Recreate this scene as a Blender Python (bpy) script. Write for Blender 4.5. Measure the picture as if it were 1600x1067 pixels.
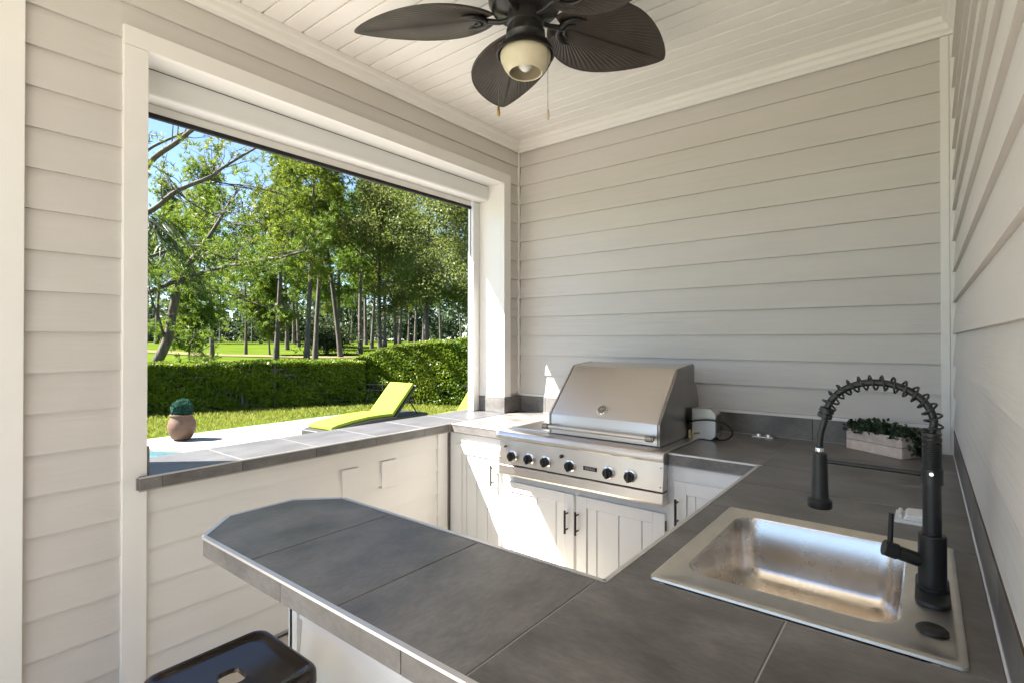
import bpy, bmesh, math, random
import numpy as np
from mathutils import Vector, Matrix
from mathutils.geometry import tessellate_polygon
R = math.radians
for o in list(bpy.data.objects): bpy.data.objects.remove(o)
SC = bpy.context.scene
COL = SC.collection
# ---------------------------------------------------------------- camera
CAM = np.array([2.594, -3.391, 1.517]); FPX = 820.0; YAW = R(38.239); PIT = R(0.344)
cd = bpy.data.cameras.new('camera'); cam = bpy.data.objects.new('camera', cd); COL.objects.link(cam)
cd.sensor_width = 36; cd.sensor_fit = 'HORIZONTAL'; cd.lens = 36 * FPX / 1600; cd.shift_y = -7.6 / 1600
cd.clip_start = 0.02; cd.clip_end = 3000
cam.location = CAM; cam.rotation_euler = (R(90) + PIT, 0, YAW); SC.camera = cam
FW = np.array([-math.sin(YAW) * math.cos(PIT), math.cos(YAW) * math.cos(PIT), math.sin(PIT)])
RT = np.array([math.cos(YAW), math.sin(YAW), 0]); UP = np.cross(RT, FW)
def at(px, py, d): return CAM + d * (FW + RT * (px - 800) / FPX + UP * (525.9 - py) / FPX)
# ---------------------------------------------------------------- sky, sun, exposure
SUN = Vector((-1, -0.92, 1.62)).normalized()          # towards the sun
w = bpy.data.worlds.new('World'); SC.world = w; w.use_nodes = True
nt = w.node_tree; bg = nt.nodes['Background']
sky = nt.nodes.new('ShaderNodeTexSky'); sky.sky_type = 'NISHITA'; sky.sun_disc = False
sky.sun_elevation = math.asin(SUN.z); sky.sun_rotation = math.atan2(SUN.x, SUN.y)
sky.air_density = 0.8; sky.dust_density = 0.2; sky.ozone_density = 1.6; sky.altitude = 800
nt.links.new(sky.outputs[0], bg.inputs[0]); bg.inputs[1].default_value = 0.05
sl = bpy.data.lights.new('sun', 'SUN'); sl.energy = 5.0; sl.angle = R(0.53); sl.color = (1, 0.965, 0.91)
so = bpy.data.objects.new('sun', sl); COL.objects.link(so); so.location = (-8, -8, 14)
so.rotation_euler = SUN.to_track_quat('Z', 'Y').to_euler()
SC.view_settings.view_transform = 'Standard'; SC.view_settings.look = 'None'
SC.view_settings.gamma = 1; SC.view_settings.use_curve_mapping = False
SC.view_settings.exposure = 2.8
SC.cycles.use_denoising = True; SC.cycles.max_bounces = 10; SC.cycles.diffuse_bounces = 7; SC.cycles.glossy_bounces = 4
SC.cycles.transparent_max_bounces = 8; SC.cycles.caustics_reflective = False; SC.cycles.caustics_refractive = False
SC.cycles.sample_clamp_indirect = 6
# ---------------------------------------------------------------- mesh helpers
ORG = {}
class MB:
    def __init__(s): s.v = []; s.f = []
    def add(s, vs, fs):
        n = len(s.v); s.v += [tuple(map(float, p)) for p in vs]; s.f += [tuple(i + n for i in f) for f in fs]; return s
    def box(s, x0, x1, y0, y1, z0, z1):
        v = [(x, y, z) for z in (z0, z1) for y in (y0, y1) for x in (x0, x1)]
        return s.add(v, [(0, 2, 3, 1), (4, 5, 7, 6), (0, 1, 5, 4), (2, 6, 7, 3), (0, 4, 6, 2), (1, 3, 7, 5)])
    def prism(s, poly, ax, a, b):
        """poly: 2-D outline in the two other axes (in xyz order), extruded along ax from a to b"""
        def P(p, t):
            l = list(p); l.insert('xyz'.index(ax), t); return l
        n = len(poly); v = [P(p, a) for p in poly] + [P(p, b) for p in poly]
        fs = [tuple(range(n))[::-1], tuple(range(n, 2 * n))] + [(i, (i + 1) % n, n + (i + 1) % n, n + i) for i in range(n)]
        return s.add(v, fs)
    def tube(s, pts, r, n=8, cap=True):
        pts = [Vector(p) for p in pts]; m = len(pts)
        rs = r if isinstance(r, (list, tuple)) else [r] * m
        t0 = (pts[1] - pts[0]).normalized()
        u = t0.orthogonal().normalized(); vs = []
        for i, p in enumerate(pts):
            t = (pts[min(i + 1, m - 1)] - pts[max(i - 1, 0)]).normalized()
            u = (u - t * u.dot(t)); u = u.normalized() if u.length > 1e-6 else t.orthogonal().normalized()
            w_ = t.cross(u)
            vs += [p + (u * math.cos(2 * math.pi * k / n) + w_ * math.sin(2 * math.pi * k / n)) * rs[i] for k in range(n)]
        fs = [(i * n + k, i * n + (k + 1) % n, (i + 1) * n + (k + 1) % n, (i + 1) * n + k) for i in range(m - 1) for k in range(n)]
        if cap: fs += [tuple(range(n))[::-1], tuple(range((m - 1) * n, m * n))]
        return s.add(vs, fs)
    def lathe(s, prof, c=(0, 0, 0), n=24, M=None):
        vs = []; c = Vector(c)
        for r, z in prof:
            for k in range(n):
                p = Vector((r * math.cos(2 * math.pi * k / n), r * math.sin(2 * math.pi * k / n), z))
                vs.append(c + (M @ p if M else p))
        m = len(prof)
        fs = [(i * n + k, i * n + (k + 1) % n, (i + 1) * n + (k + 1) % n, (i + 1) * n + k) for i in range(m - 1) for k in range(n)]
        fs += [tuple(range(n))[::-1], tuple(range((m - 1) * n, m * n))]
        return s.add(vs, fs)
    def build(s, name, mat, parent=None, smooth=0, bevel=0, seg=1, org=None):
        o_ = ORG[parent.name] if parent else (org or (0, 0, 0))
        me = bpy.data.meshes.new(name)
        me.from_pydata([(x - o_[0], y - o_[1], z - o_[2]) for x, y, z in s.v], [], s.f)
        bm = bmesh.new(); bm.from_mesh(me)
        bmesh.ops.recalc_face_normals(bm, faces=bm.faces)
        if bevel:
            bm.normal_update()
            es = [e for e in bm.edges if len(e.link_faces) == 2 and e.calc_face_angle(0) > R(28)]
            bmesh.ops.bevel(bm, geom=es, offset=bevel, segments=seg, profile=0.6, affect='EDGES', clamp_overlap=True)
        bm.to_mesh(me); bm.free()
        if smooth:
            me.polygons.foreach_set('use_smooth', [True] * len(me.polygons)); me.set_sharp_from_angle(angle=R(smooth))
        me.materials.append(mat)
        o = bpy.data.objects.new(name, me); COL.objects.link(o)
        if parent: o.parent = parent
        else: o.location = o_
        ORG[o.name] = o_
        return o
def tag(o, label=None, cat=None, group=None, kind=None):
    if label: o['label'] = label
    if cat: o['category'] = cat
    if group: o['group'] = group
    if kind: o['kind'] = kind
    return o
def thing(name, loc, label, cat, group=None, kind=None):
    o = bpy.data.objects.new(name, None); COL.objects.link(o); o.location = loc; o.empty_display_size = .1
    ORG[o.name] = tuple(loc); return tag(o, label, cat, group, kind)
def copy_tree(o, parent=None):
    c = o.copy(); COL.objects.link(c)
    if parent: c.parent = parent
    for ch in o.children: copy_tree(ch, c)
    return c
# ---------------------------------------------------------------- materials
def mat(name, col, rough=.6, metal=0, var=0, vscale=(4, 4, 4), col2=None, bump=0, bscale=(30, 30, 30), rvar=0, rand=0, detail=4, dist=0.002, fine=None, **kw):
    m = bpy.data.materials.new(name); m.use_nodes = True; t = m.node_tree; N = t.nodes; L = t.links
    b = N['Principled BSDF']; b.inputs['Base Color'].default_value = (*col, 1); b.inputs['Roughness'].default_value = rough; b.inputs['Metallic'].default_value = metal
    for k, v in kw.items(): b.inputs[k.replace('_', ' ')].default_value = v
    tc = N.new('ShaderNodeTexCoord')
    def noise(sc, det=4):
        mp = N.new('ShaderNodeMapping'); mp.inputs['Scale'].default_value = sc; L.new(tc.outputs['Object'], mp.inputs[0])
        if rand:
            oi = N.new('ShaderNodeObjectInfo'); ml = N.new('ShaderNodeMath'); ml.operation = 'MULTIPLY'; ml.inputs[1].default_value = 37
            L.new(oi.outputs['Random'], ml.inputs[0]); L.new(ml.outputs[0], mp.inputs['Location'])
        n = N.new('ShaderNodeTexNoise'); n.inputs['Scale'].default_value = 1; n.inputs['Detail'].default_value = det; n.inputs['Roughness'].default_value = .6
        L.new(mp.outputs[0], n.inputs[0]); return n
    if var or col2:
        n = noise(vscale, detail); cr = N.new('ShaderNodeValToRGB')
        c2 = col2 or tuple(c * (1 + var) for c in col); c1 = col if col2 else tuple(c * (1 - var) for c in col)
        cr.color_ramp.elements[0].position = .3; cr.color_ramp.elements[1].position = .7
        cr.color_ramp.elements[0].color = (*c1, 1); cr.color_ramp.elements[1].color = (*c2, 1)
        L.new(n.outputs[0], cr.inputs[0]); out = cr.outputs[0]
        if rand:
            oi = N.new('ShaderNodeObjectInfo'); mr = N.new('ShaderNodeMapRange'); mr.inputs[3].default_value = 1 - rand; mr.inputs[4].default_value = 1 + rand
            L.new(oi.outputs['Random'], mr.inputs[0]); hs = N.new('ShaderNodeHueSaturation'); L.new(mr.outputs[0], hs.inputs['Value']); L.new(out, hs.inputs['Color']); out = hs.outputs[0]
        if fine:
            nf = noise(fine, 3); mf = N.new('ShaderNodeMapRange'); mf.inputs[1].default_value = .3; mf.inputs[2].default_value = .7; mf.inputs[3].default_value = .86; mf.inputs[4].default_value = 1.14
            L.new(nf.outputs[0], mf.inputs[0]); hf = N.new('ShaderNodeHueSaturation'); L.new(mf.outputs[0], hf.inputs['Value']); L.new(out, hf.inputs['Color']); out = hf.outputs[0]
        L.new(out, b.inputs['Base Color'])
        if rvar:
            mr = N.new('ShaderNodeMapRange'); mr.inputs[3].default_value = rough - rvar; mr.inputs[4].default_value = rough + rvar
            L.new(n.outputs[0], mr.inputs[0]); L.new(mr.outputs[0], b.inputs['Roughness'])
    if bump:
        n = noise(bscale, 5); bp = N.new('ShaderNodeBump'); bp.inputs['Strength'].default_value = bump; bp.inputs['Distance'].default_value = dist
        L.new(n.outputs[0], bp.inputs['Height']); L.new(bp.outputs[0], b.inputs['Normal'])
    return m
PAINT = (.60, .562, .525)
M = {}
M['siding_x'] = mat('painted_siding_x', PAINT, .55, var=.03, vscale=(1.5, 6, 6), bump=.7, bscale=(1.6, 48, 48), dist=.0035, rand=.02)
M['siding_y'] = mat('painted_siding_y', PAINT, .55, var=.03, vscale=(6, 1.5, 6), bump=.7, bscale=(48, 1.6, 48), dist=.0035, rand=.02)
M['pen'] = mat('white_painted_siding', (.78, .75, .71), .5, var=.05, vscale=(1.5, 6, 6), bump=.45, bscale=(2.2, 70, 70), rand=.02)
M['pen_y'] = mat('white_painted_low_wall', (.74, .705, .66), .5, var=.03, vscale=(6, 1.5, 6), bump=.4, bscale=(48, 1.6, 48), dist=.003)
M['sheath'] = mat('wall_sheathing', (.5, .47, .43), .8)
M['trim'] = mat('white_trim_paint', (.80, .77, .73), .45, var=.02, bump=.1, bscale=(40, 40, 40))
M['white'] = mat('white_cabinet_paint', (.80, .79, .765), .38, var=.015, bump=.06, bscale=(25, 25, 25))
M['ceil'] = mat('white_vinyl_ceiling', (.85, .815, .77), .45, var=.03, vscale=(2, 8, 8), rand=.02)
M['cass'] = mat('white_aluminium_cassette', (.76, .75, .73), .35)
M['black'] = mat('black_screen_fabric', (.012, .012, .013), .8)
M['tile'] = mat('dark_concrete_tile', (.082, .075, .069), .38, col2=(.215, .20, .186), vscale=(4.5, 7, 7), fine=(45, 120, 90), bump=.08, bscale=(40, 120, 60), rvar=.10, rand=.06, detail=8)
M['tile_y'] = mat('dark_concrete_tile_y', (.082, .075, .069), .38, col2=(.215, .20, .186), vscale=(7, 4.5, 7), fine=(120, 45, 90), bump=.08, bscale=(120, 40, 60), rvar=.10, rand=.06, detail=8)
M['tile_sun_dim'] = mat('sunlit_tile_darkened', (.055, .0535, .055), .42, col2=(.095, .093, .095), vscale=(8, 3.5, 9), bump=.1, bscale=(60, 8, 60), rand=.05, detail=8)  # counter tile again, darkened in colour to offset the sun on the sill
M['grout'] = mat('grey_grout', (.42, .40, .37), .9)
M['alu'] = mat('aluminium_edge_strip', (.72, .69, .67), .38, metal=.7)
M['steel'] = mat('brushed_steel', (.60, .565, .53), .33, metal=1, var=.025, vscale=(2, 60, 240), bump=.012, bscale=(4, 200, 400), rvar=.02, dist=.0003)
M['steel_x'] = mat('brushed_steel_along', (.66, .615, .57), .32, metal=1, var=.05, vscale=(7, 7, 7), rvar=.04)
M['sink_rim'] = mat('worn_sink_rim', (.66, .615, .56), .34, metal=1, col2=(.80, .755, .71), vscale=(14, 9, 9), rvar=.05)
M['steel_old'] = mat('stained_sink_steel', (.66, .585, .50), .27, metal=1, col2=(.82, .79, .755), vscale=(6, 8, 6), rvar=.06, detail=6)
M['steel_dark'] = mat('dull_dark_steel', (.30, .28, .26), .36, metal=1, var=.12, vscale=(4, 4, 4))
M['chrome'] = mat('chrome', (.75, .74, .72), .12, metal=1)
M['knob'] = mat('black_plastic', (.012, .012, .013), .3)
M['matblack'] = mat('matte_black_metal', (.012, .012, .0125), .42, var=.1, vscale=(20, 20, 20))
M['bronze'] = mat('dark_bronze_metal', (.018, .016, .014), .38, var=.2, vscale=(15, 15, 15))
M['blade'] = mat('woven_palm_blade', (.045, .034, .026), .5, var=.3, vscale=(8, 8, 8))
M['stool'] = mat('black_gunmetal_enamel', (.030, .020, .014), .18, metal=.4)
M['bowl'] = mat('cream_scavo_glass', (.86, .76, .54), .4, var=.08, vscale=(20, 20, 20), Transmission_Weight=.25, Subsurface_Weight=0.0)
M['bulb'] = mat('white_bulb_glass', (.85, .84, .8), .12)
M['brass'] = mat('aged_brass', (.45, .30, .10), .35, metal=1)
M['fob'] = mat('pale_wood_fob', (.5, .42, .3), .5)
M['cord'] = mat('black_rubber_cord', (.01, .01, .01), .5)
M['ivory'] = mat('ivory_plastic', (.62, .5, .28), .4)
M['plastic'] = mat('white_plastic', (.72, .72, .72), .3)
M['wood'] = mat('whitewashed_wood', (.58, .46, .38), .75, col2=(.78, .67, .59), vscale=(6, 40, 30), bump=.4, bscale=(8, 90, 90), rand=.1)
M['woodgap'] = mat('brown_wood_gap', (.12, .07, .045), .8)
M['floor'] = mat('tan_floor_paver', (.47, .42, .345), .6, col2=(.56, .515, .44), vscale=(5, 5, 5), bump=.15, rand=.06)
M['patio'] = mat('travertine_patio', (.24, .226, .208), .8, col2=(.33, .315, .293), vscale=(1.6, 2.3, 2), bump=.3, bscale=(14, 14, 14), detail=8, Specular_IOR_Level=.15)
M['pool_tile'] = mat('pool_plaster', (.07, .19, .20), .5, var=.2, vscale=(9, 9, 9))
M['coping'] = mat('travertine_coping', (.34, .31, .26), .75, var=.15, vscale=(6, 6, 6), bump=.3)
M['water'] = mat('pool_water', (.10, .34, .36), .04, bump=.15, bscale=(5, 5, 5), dist=.02, Transmission_Weight=.75, IOR=1.33)
M['soil'] = mat('dark_soil', (.05, .035, .022), .9, var=.3)
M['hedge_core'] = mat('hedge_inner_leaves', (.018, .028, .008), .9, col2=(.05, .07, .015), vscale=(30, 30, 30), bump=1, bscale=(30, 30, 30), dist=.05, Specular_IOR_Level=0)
M['pot'] = mat('terracotta_brown_pot', (.095, .05, .027), .6, col2=(.14, .08, .05), vscale=(6, 6, 10), bump=.35, bscale=(25, 25, 60))
M['wicker'] = mat('dark_wicker', (.025, .022, .02), .55, var=.5, vscale=(60, 60, 60), bump=.8, bscale=(70, 70, 70))
M['lime'] = mat('lime_green_cushion', (.205, .275, .032), .85, var=.05, bump=.15, bscale=(90, 90, 90), Specular_IOR_Level=.1)
M['fence'] = mat('bronze_fence_metal', (.03, .026, .022), .45)
M['bark'] = mat('grey_brown_bark', (.045, .034, .027), .9, col2=(.115, .092, .078), vscale=(9, 9, 2.2), bump=1.0, bscale=(14, 14, 4), dist=.03)
M['path'] = mat('pale_cart_path', (.13, .115, .06), .9, var=.2, vscale=(1, 1, 1), Specular_IOR_Level=0)
M['stucco'] = mat('stucco', (.55, .52, .47), .9, bump=.3)
def leafmat(name, c1, c2, scale, trans=.45, rough=.45):
    m = bpy.data.materials.new(name); m.use_nodes = True; t = m.node_tree; N = t.nodes; L = t.links
    N.remove(N['Principled BSDF']); out = N['Material Output']
    tc = N.new('ShaderNodeTexCoord'); n = N.new('ShaderNodeTexNoise'); n.inputs['Scale'].default_value = scale; n.inputs['Detail'].default_value = 5; n.inputs['Roughness'].default_value = .75
    L.new(tc.outputs['Object'], n.inputs[0]); cr = N.new('ShaderNodeValToRGB')
    cr.color_ramp.elements[0].position = .32; cr.color_ramp.elements[1].position = .68
    cr.color_ramp.elements[0].color = (*c1, 1); cr.color_ramp.elements[1].color = (*c2, 1); L.new(n.outputs[0], cr.inputs[0])
    oi = N.new('ShaderNodeObjectInfo'); mr = N.new('ShaderNodeMapRange'); mr.inputs[3].default_value = .485; mr.inputs[4].default_value = .515
    L.new(oi.outputs['Random'], mr.inputs[0]); hs = N.new('ShaderNodeHueSaturation'); L.new(mr.outputs[0], hs.inputs['Hue']); L.new(cr.outputs[0], hs.inputs['Color'])
    p = N.new('ShaderNodeBsdfPrincipled'); p.inputs['Roughness'].default_value = rough; p.inputs['Specular IOR Level'].default_value = .22; L.new(hs.outputs[0], p.inputs['Base Color'])
    tr = N.new('ShaderNodeBsdfTranslucent'); hv = N.new('ShaderNodeHueSaturation'); hv.inputs['Value'].default_value = 1.25; hv.inputs['Hue'].default_value = .49
    L.new(hs.outputs[0], hv.inputs['Color']); L.new(hv.outputs[0], tr.inputs[0])
    mx = N.new('ShaderNodeMixShader'); mx.inputs[0].default_value = trans; L.new(p.outputs[0], mx.inputs[1]); L.new(tr.outputs[0], mx.inputs[2]); L.new(mx.outputs[0], out.inputs[0])
    return m
M['pine'] = leafmat('pine_needles', (.065, .115, .012), (.155, .215, .022), .55)
M['oak'] = leafmat('broad_leaves', (.06, .085, .02), (.15, .175, .045), .7)
M['near'] = leafmat('near_tree_leaves', (.065, .115, .013), (.155, .205, .028), .9)
M['palm'] = leafmat('palm_frond', (.02, .035, .012), (.05, .075, .02), 1.5, .25)
M['hedge'] = leafmat('hedge_leaves', (.06, .115, .006), (.165, .22, .012), 1.8, .4, .35)
M['far'] = leafmat('far_wood_leaves', (.04, .06, .03), (.09, .12, .055), .12, .3)
M['grass'] = leafmat('grass_blades', (.13, .165, .02), (.225, .23, .045), 1.5, .4, .6)
M['ivy'] = leafmat('ivy_leaves', (.022, .045, .025), (.075, .10, .05), 28, .2, .4)
M['topiary'] = leafmat('teal_ball_shrub', (.02, .07, .055), (.06, .15, .11), 14, .2, .5)
M['lawn'] = mat('mown_lawn', (.045, .075, .008), .9, col2=(.075, .10, .014), vscale=(.35, .35, .35), bump=.4, bscale=(12, 12, 12), detail=8, Specular_IOR_Level=.0)
RNG = np.random.default_rng(7)
def leafcloud(name, C_, size, m, parent=None, aspect=.55, dirs=None, norm=None, rng=RNG, org=None, jit=.35, kind=None):
    """many small diamond leaves: one quad for each row of C_; dirs = long axis for each (None: random)"""
    C_ = np.asarray(C_, float); n = len(C_); o_ = np.array(ORG[parent.name] if parent else (org if org is not None else (0, 0, 0)))
    u = rng.normal(size=(n, 3)) if dirs is None else np.asarray(dirs, float)
    u /= np.linalg.norm(u, axis=1, keepdims=True) + 1e-9
    r = rng.normal(size=(n, 3)) if norm is None else np.asarray(norm, float) + rng.normal(size=(n, 3)) * .45
    v = np.cross(u, r); v /= np.linalg.norm(v, axis=1, keepdims=True) + 1e-9
    s = (np.asarray(size) * (1 + jit * rng.uniform(-1, 1, n)))[:, None]
    w_ = np.cross(u, v) * s * .12
    P = np.stack([C_ - u * s * .5, C_ + v * s * aspect * .5 + w_, C_ + u * s * .5, C_ - v * s * aspect * .5 + w_], 1).reshape(-1, 3) - o_
    me = bpy.data.meshes.new(name); me.vertices.add(4 * n); me.vertices.foreach_set('co', P.ravel())
    me.loops.add(4 * n); me.polygons.add(n); me.loops.foreach_set('vertex_index', np.arange(4 * n)); me.polygons.foreach_set('loop_start', np.arange(n) * 4)
    me.update(calc_edges=True); me.materials.append(m)
    o = bpy.data.objects.new(name, me); COL.objects.link(o)
    if parent: o.parent = parent
    else: o.location = o_
    ORG[o.name] = tuple(o_)
    if kind: o['kind'] = kind
    return o
# ================================================================ SETTING
CEIL = 3.112; ZC = .949; WR = 2.715
LAP0, LAP = 2.9148, .152
def siding(wall, ax, a0, a1, plane, sgn, zlo, zhi, m):
    """clapboards running along ax ('x' or 'y') on the plane, facing sgn"""
    for k in range(-2, 20):
        z0 = LAP0 - k * LAP; z1 = z0 + LAP - .0006
        if z1 <= zlo + .01 or z0 >= zhi - .01: continue
        b0, b1 = max(z0, zlo), min(z1, zhi)
        th = lambda z: .017 - .013 * (z - z0) / LAP
        poly = [(plane, b0), (plane + sgn * th(b0), b0), (plane + sgn * (th(b0) - .0004), b0 + .001), (plane + sgn * th(b1), b1), (plane, b1)]
        MB().prism(poly, 'x' if ax == 'x' else 'y', a0, a1).build('siding_board', m, wall)
wl = MB().box(-.35, -.016, -2.607, -.215, 0, .885).box(-.35, -.016, -2.607, -.215, 2.745, 3.1) \
    .box(-.35, -.016, -3.9, -2.6075, 0, 3.1).box(-.35, -.016, -.2145, .0, 0, 3.1).build('wall_left', M['sheath'])
tag(wl, 'beige clapboard wall with the wide pass-through opening and white casing', 'wall', kind='structure')
siding(wl, 'y', -2.99, -2.691, -.0145, 1, 0.0, CEIL, M['siding_y'])
siding(wl, 'y', -3.9, -3.086, -.0145, 1, 0.0, CEIL, M['siding_y'])  # unseen wall length past the corner board, added to control incoming light
siding(wl, 'y', -2.691, -.138, -.0145, 1, 2.815, CEIL, M['siding_y'])
siding(wl, 'y', -.138, -.016, -.0145, 1, 1.07, 2.815, M['siding_y'])
siding(wl, 'y', -2.604, -.914, -.0145, 1, 0, .895, M['pen_y'])
siding(wl, 'y', -.138, -.016, -.0146, 1, 2.8151, CEIL, M['siding_y'])
def part(name, parent, m, *b, bevel=.0015, smooth=0): return MB().box(*b).build(name, m, parent, bevel=bevel, smooth=smooth)
part('casing_board', wl, M['trim'], -.015, .018, -2.691, -2.604, 0, 2.7335)
part('casing_board', wl, M['trim'], -.015, .018, -2.691, -.138, 2.735, 2.8145)
part('casing_board', wl, M['trim'], -.015, .018, -.219, -.138, 1.071, 2.7335)
part('corner_board', wl, M['trim'], -.36, .021, -3.085, -2.991, 0, CEIL)
part('corner_board', wl, M['trim'], -.013, .006, -.0165, -.001, 1.07, 3.03)
part('corner_board', wl, M['trim'], -.014, .008, -.913, -.826, 0, .895)
part('jamb_board', wl, M['trim'], -.35, -.0155, -.2185, -.2146, ZC + .12, 2.744)
part('jamb_board', wl, M['trim'], -.35, -.0155, -2.6074, -2.603, ZC, 2.744)
part('head_board', wl, M['cass'], -.35, -.0155, -2.6025, -.219, 2.7355, 2.7449)
wb = MB().box(-.35, 3.0, .016, .2, 0, 3.1).build('wall_back', M['sheath'])
tag(wb, 'pale beige clapboard wall behind the grill', 'wall', kind='structure')
siding(wb, 'x', .004, 2.655, .0145, -1, 1.089, CEIL, M['siding_x'])
part('corner_board', wb, M['trim'], 2.655, 2.69, -.008, .0145, ZC, 3.03)
part('corner_board', wb, M['trim'], 2.6905, WR, -.004, .0145, ZC, 3.03)
part('ledge_board', wb, M['trim'], .0035, 2.6548, -.006, .0145, 1.0705, 1.0885)
wr = MB().box(WR + .002, WR + .2, -3.9, .0155, 0, 3.1).build('wall_right', M['sheath'])  # unseen run behind the camera sized to hold light off the left wall
tag(wr, 'pale clapboard wall beside the sink and faucet', 'wall', kind='structure')
siding(wr, 'y', -3.9, -.002, WR + .0015, -1, ZC - .2, CEIL, M['siding_y'])
# ceiling
cl = MB().box(-.855, 2.99, -5.69, .6, CEIL + .012, CEIL + .03).build('ceiling', M['ceil']); tag(cl, 'white grooved board ceiling under the porch roof', 'ceiling', kind='structure')
y = -.0 - .0505
k = 0
while y > -5.6:
    y1 = y - .1045 + (.010 if k % 2 else .006)
    MB().box(-.85, 2.98, y1, y, CEIL, CEIL + .0119).build('ceiling_board', M['ceil'], cl, bevel=.003)
    y -= .1045; k += 1
crown = [(0, 3.03), (.012, 3.03), (.014, 3.045), (.03, 3.055), (.036, 3.078), (.052, 3.085), (.056, 3.1), (.056, CEIL - .0004), (0, CEIL - .0004)]
MB().prism([(x - .003, z) for x, z in crown], 'y', -3.3, .0).build('crown_molding', M['trim'], wl)
MB().prism([(-y_ - .002, z + (.0007 if z < 3.1 else 0)) for y_, z in crown], 'x', .0, WR).build('crown_molding', M['trim'], wb)
MB().prism([(WR - x + .003, z + (.0013 if z < 3.1 else 0)) for x, z in crown], 'y', -3.9, -.0).build('crown_molding', M['trim'], wr)
rf = MB().prism([(-.86, .9), (-.86, -4.05), (-2.7, -4.05), (-2.7, -5.7), (3.0, -5.7), (3.0, .9)], 'z', CEIL + .031, CEIL + .16).build('roof', M['stucco']); tag(rf, 'porch roof over the outdoor kitchen, with an added unseen shading wing', 'roof', kind='structure')  # unseen side wing and rear depth added to keep direct sun out
# floor: pavers near the stool, slab elsewhere
fl = MB().prism([(0, 0), (0, -3.086), (-1.2, -3.086), (-1.2, -6.2), (2.7, -6.2), (2.7, 0)], 'z', -.08, -.006).build('floor', M['grout']); tag(fl, 'tan paver floor under the stool and peninsula', 'floor', kind='structure')
for i in range(-3, 7):
    for j in range(-7, 8):
        if i < 0 and j > -1: continue
        MB().box(.002 + i * .386, .002 + i * .386 + .38, -3.29 + j * .41, -3.29 + j * .41 + .404, -.03, 0).build('floor_tile', M['floor'], fl, bevel=.003)
# terrain
PX0, PX1, PY0, PY1 = -6.85, 14.0, -16.0, 3.35
def ground(x, y):
    d = (np.array([x, y]) - CAM[:2]) @ (FW[:2] / np.linalg.norm(FW[:2]))
    r = math.hypot(x - CAM[0], y - CAM[1]); t = min(max((min(r, 1e9) - 18) / 57, 0), 1)
    return -.015 + 1.1 * t * t * (3 - 2 * t) * (1 if d > 0 else .3)
xs = [-900, -500, -300, -200] + list(np.arange(-150, -30, 8)) + list(np.arange(-30, PX0 - .5, 2.4)) + [PX0, PX1, 25, 60, 200, 900]
ys = [-900, -300, -100, -40, PY0, PY1] + list(np.arange(5.5, 40, 3)) + list(np.arange(40, 160, 8)) + [200, 300, 500, 900]
g = MB(); nx = len(xs)
g.v = [(x, y, ground(x, y)) for y in ys for x in xs]
for j in range(len(ys) - 1):
    for i in range(nx - 1):
        if xs[i] >= PX0 and xs[i + 1] <= PX1 and ys[j] >= PY0 and ys[j + 1] <= PY1: continue
        g.f.append((j * nx + i, j * nx + i + 1, (j + 1) * nx + i + 1, (j + 1) * nx + i))
tag(g.build('lawn', M['lawn'], smooth=60), 'mown green golf lawn rising gently beyond the hedge', 'lawn', kind='structure')
# patio with pool hole
pool = [(-6.6, -1.9), (-6.25, -1.15), (-5.8, -.8), (-5.34, -.56), (-4.8, -.52), (-4.0, -.75), (-3.3, -1.3), (-2.9, -2.2), (-2.8, -3.6), (-3.1, -5.4), (-3.8, -6.6), (-5.0, -7), (-6.0, -6.6), (-6.5, -5.4)]
out = [(PX0, PY0), (PX1, PY0), (PX1, PY1), (PX0, PY1)]
hole_o = [(.07 * (x + 4.7) / 2 + x, .05 * (y + 3.7) / 3 + y) for x, y in pool]
outer = [Vector((*p, 0)) for p in out]; hole = [Vector((*p, 0)) for p in hole_o]
tri = tessellate_polygon([outer, hole])
fr = [(-.36, -3.3), (2.72, -3.3), (2.72, .2), (-.36, .2)]
pm = MB(); pm.v = [(p.x, p.y, -.012) for p in outer + hole]; pm.f = [tuple(t) for t in tri]
patio = pm.build('patio', M['patio']); tag(patio, 'pale travertine pool deck outside the opening', 'patio', kind='structure')
cp = MB(); n = len(pool)
cp.v = [(x, y, z) for z, pl in ((-.005, hole_o), (.022, hole_o), (.022, pool), (-.012, pool)) for x, y in pl]
cp.f = [(r_ * n + i, r_ * n + (i + 1) % n, (r_ + 1) * n + (i + 1) % n, (r_ + 1) * n + i) for r_ in range(3) for i in range(n)]
pw = MB(); pw.v = [(x, y, -.07) for x, y in pool]; pw.f = [tuple(range(n))]
wt = pw.build('water', M['water']); tag(wt, 'dark teal swimming pool water seen past the sill', 'water', kind='structure')
cp.build('coping', M['coping'], wt)
pb = MB(); pb.v = [(x, y, -.0122) for x, y in pool] + [(x, y, -1.4) for x, y in pool]; pb.f = [(i, (i + 1) % n, n + (i + 1) % n, n + i) for i in range(n)] + [tuple(range(n, 2 * n))]
pb.build('basin', M['pool_tile'], wt)
# cart path
pp = [(-60, 8), (-37, 12.5), (-29.5, 17), (-25, 22), (-21, 30), (-19, 44)]
cpm = MB()
for i, (x, y) in enumerate(pp):
    a = np.array(pp[max(i - 1, 0)]); b = np.array(pp[min(i + 1, len(pp) - 1)]); t = (b - a) / np.linalg.norm(b - a); nn = np.array([-t[1], t[0]]) * 1.1
    for q in (np.array([x, y]) + nn, np.array([x, y]) - nn): cpm.v.append((q[0], q[1], ground(*q) + .05))
cpm.f = [(2 * i, 2 * i + 1, 2 * i + 3, 2 * i + 2) for i in range(len(pp) - 1)]
tag(cpm.build('path', M['path']), 'pale sandy path crossing the lawn', 'path', kind='structure')
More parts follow.
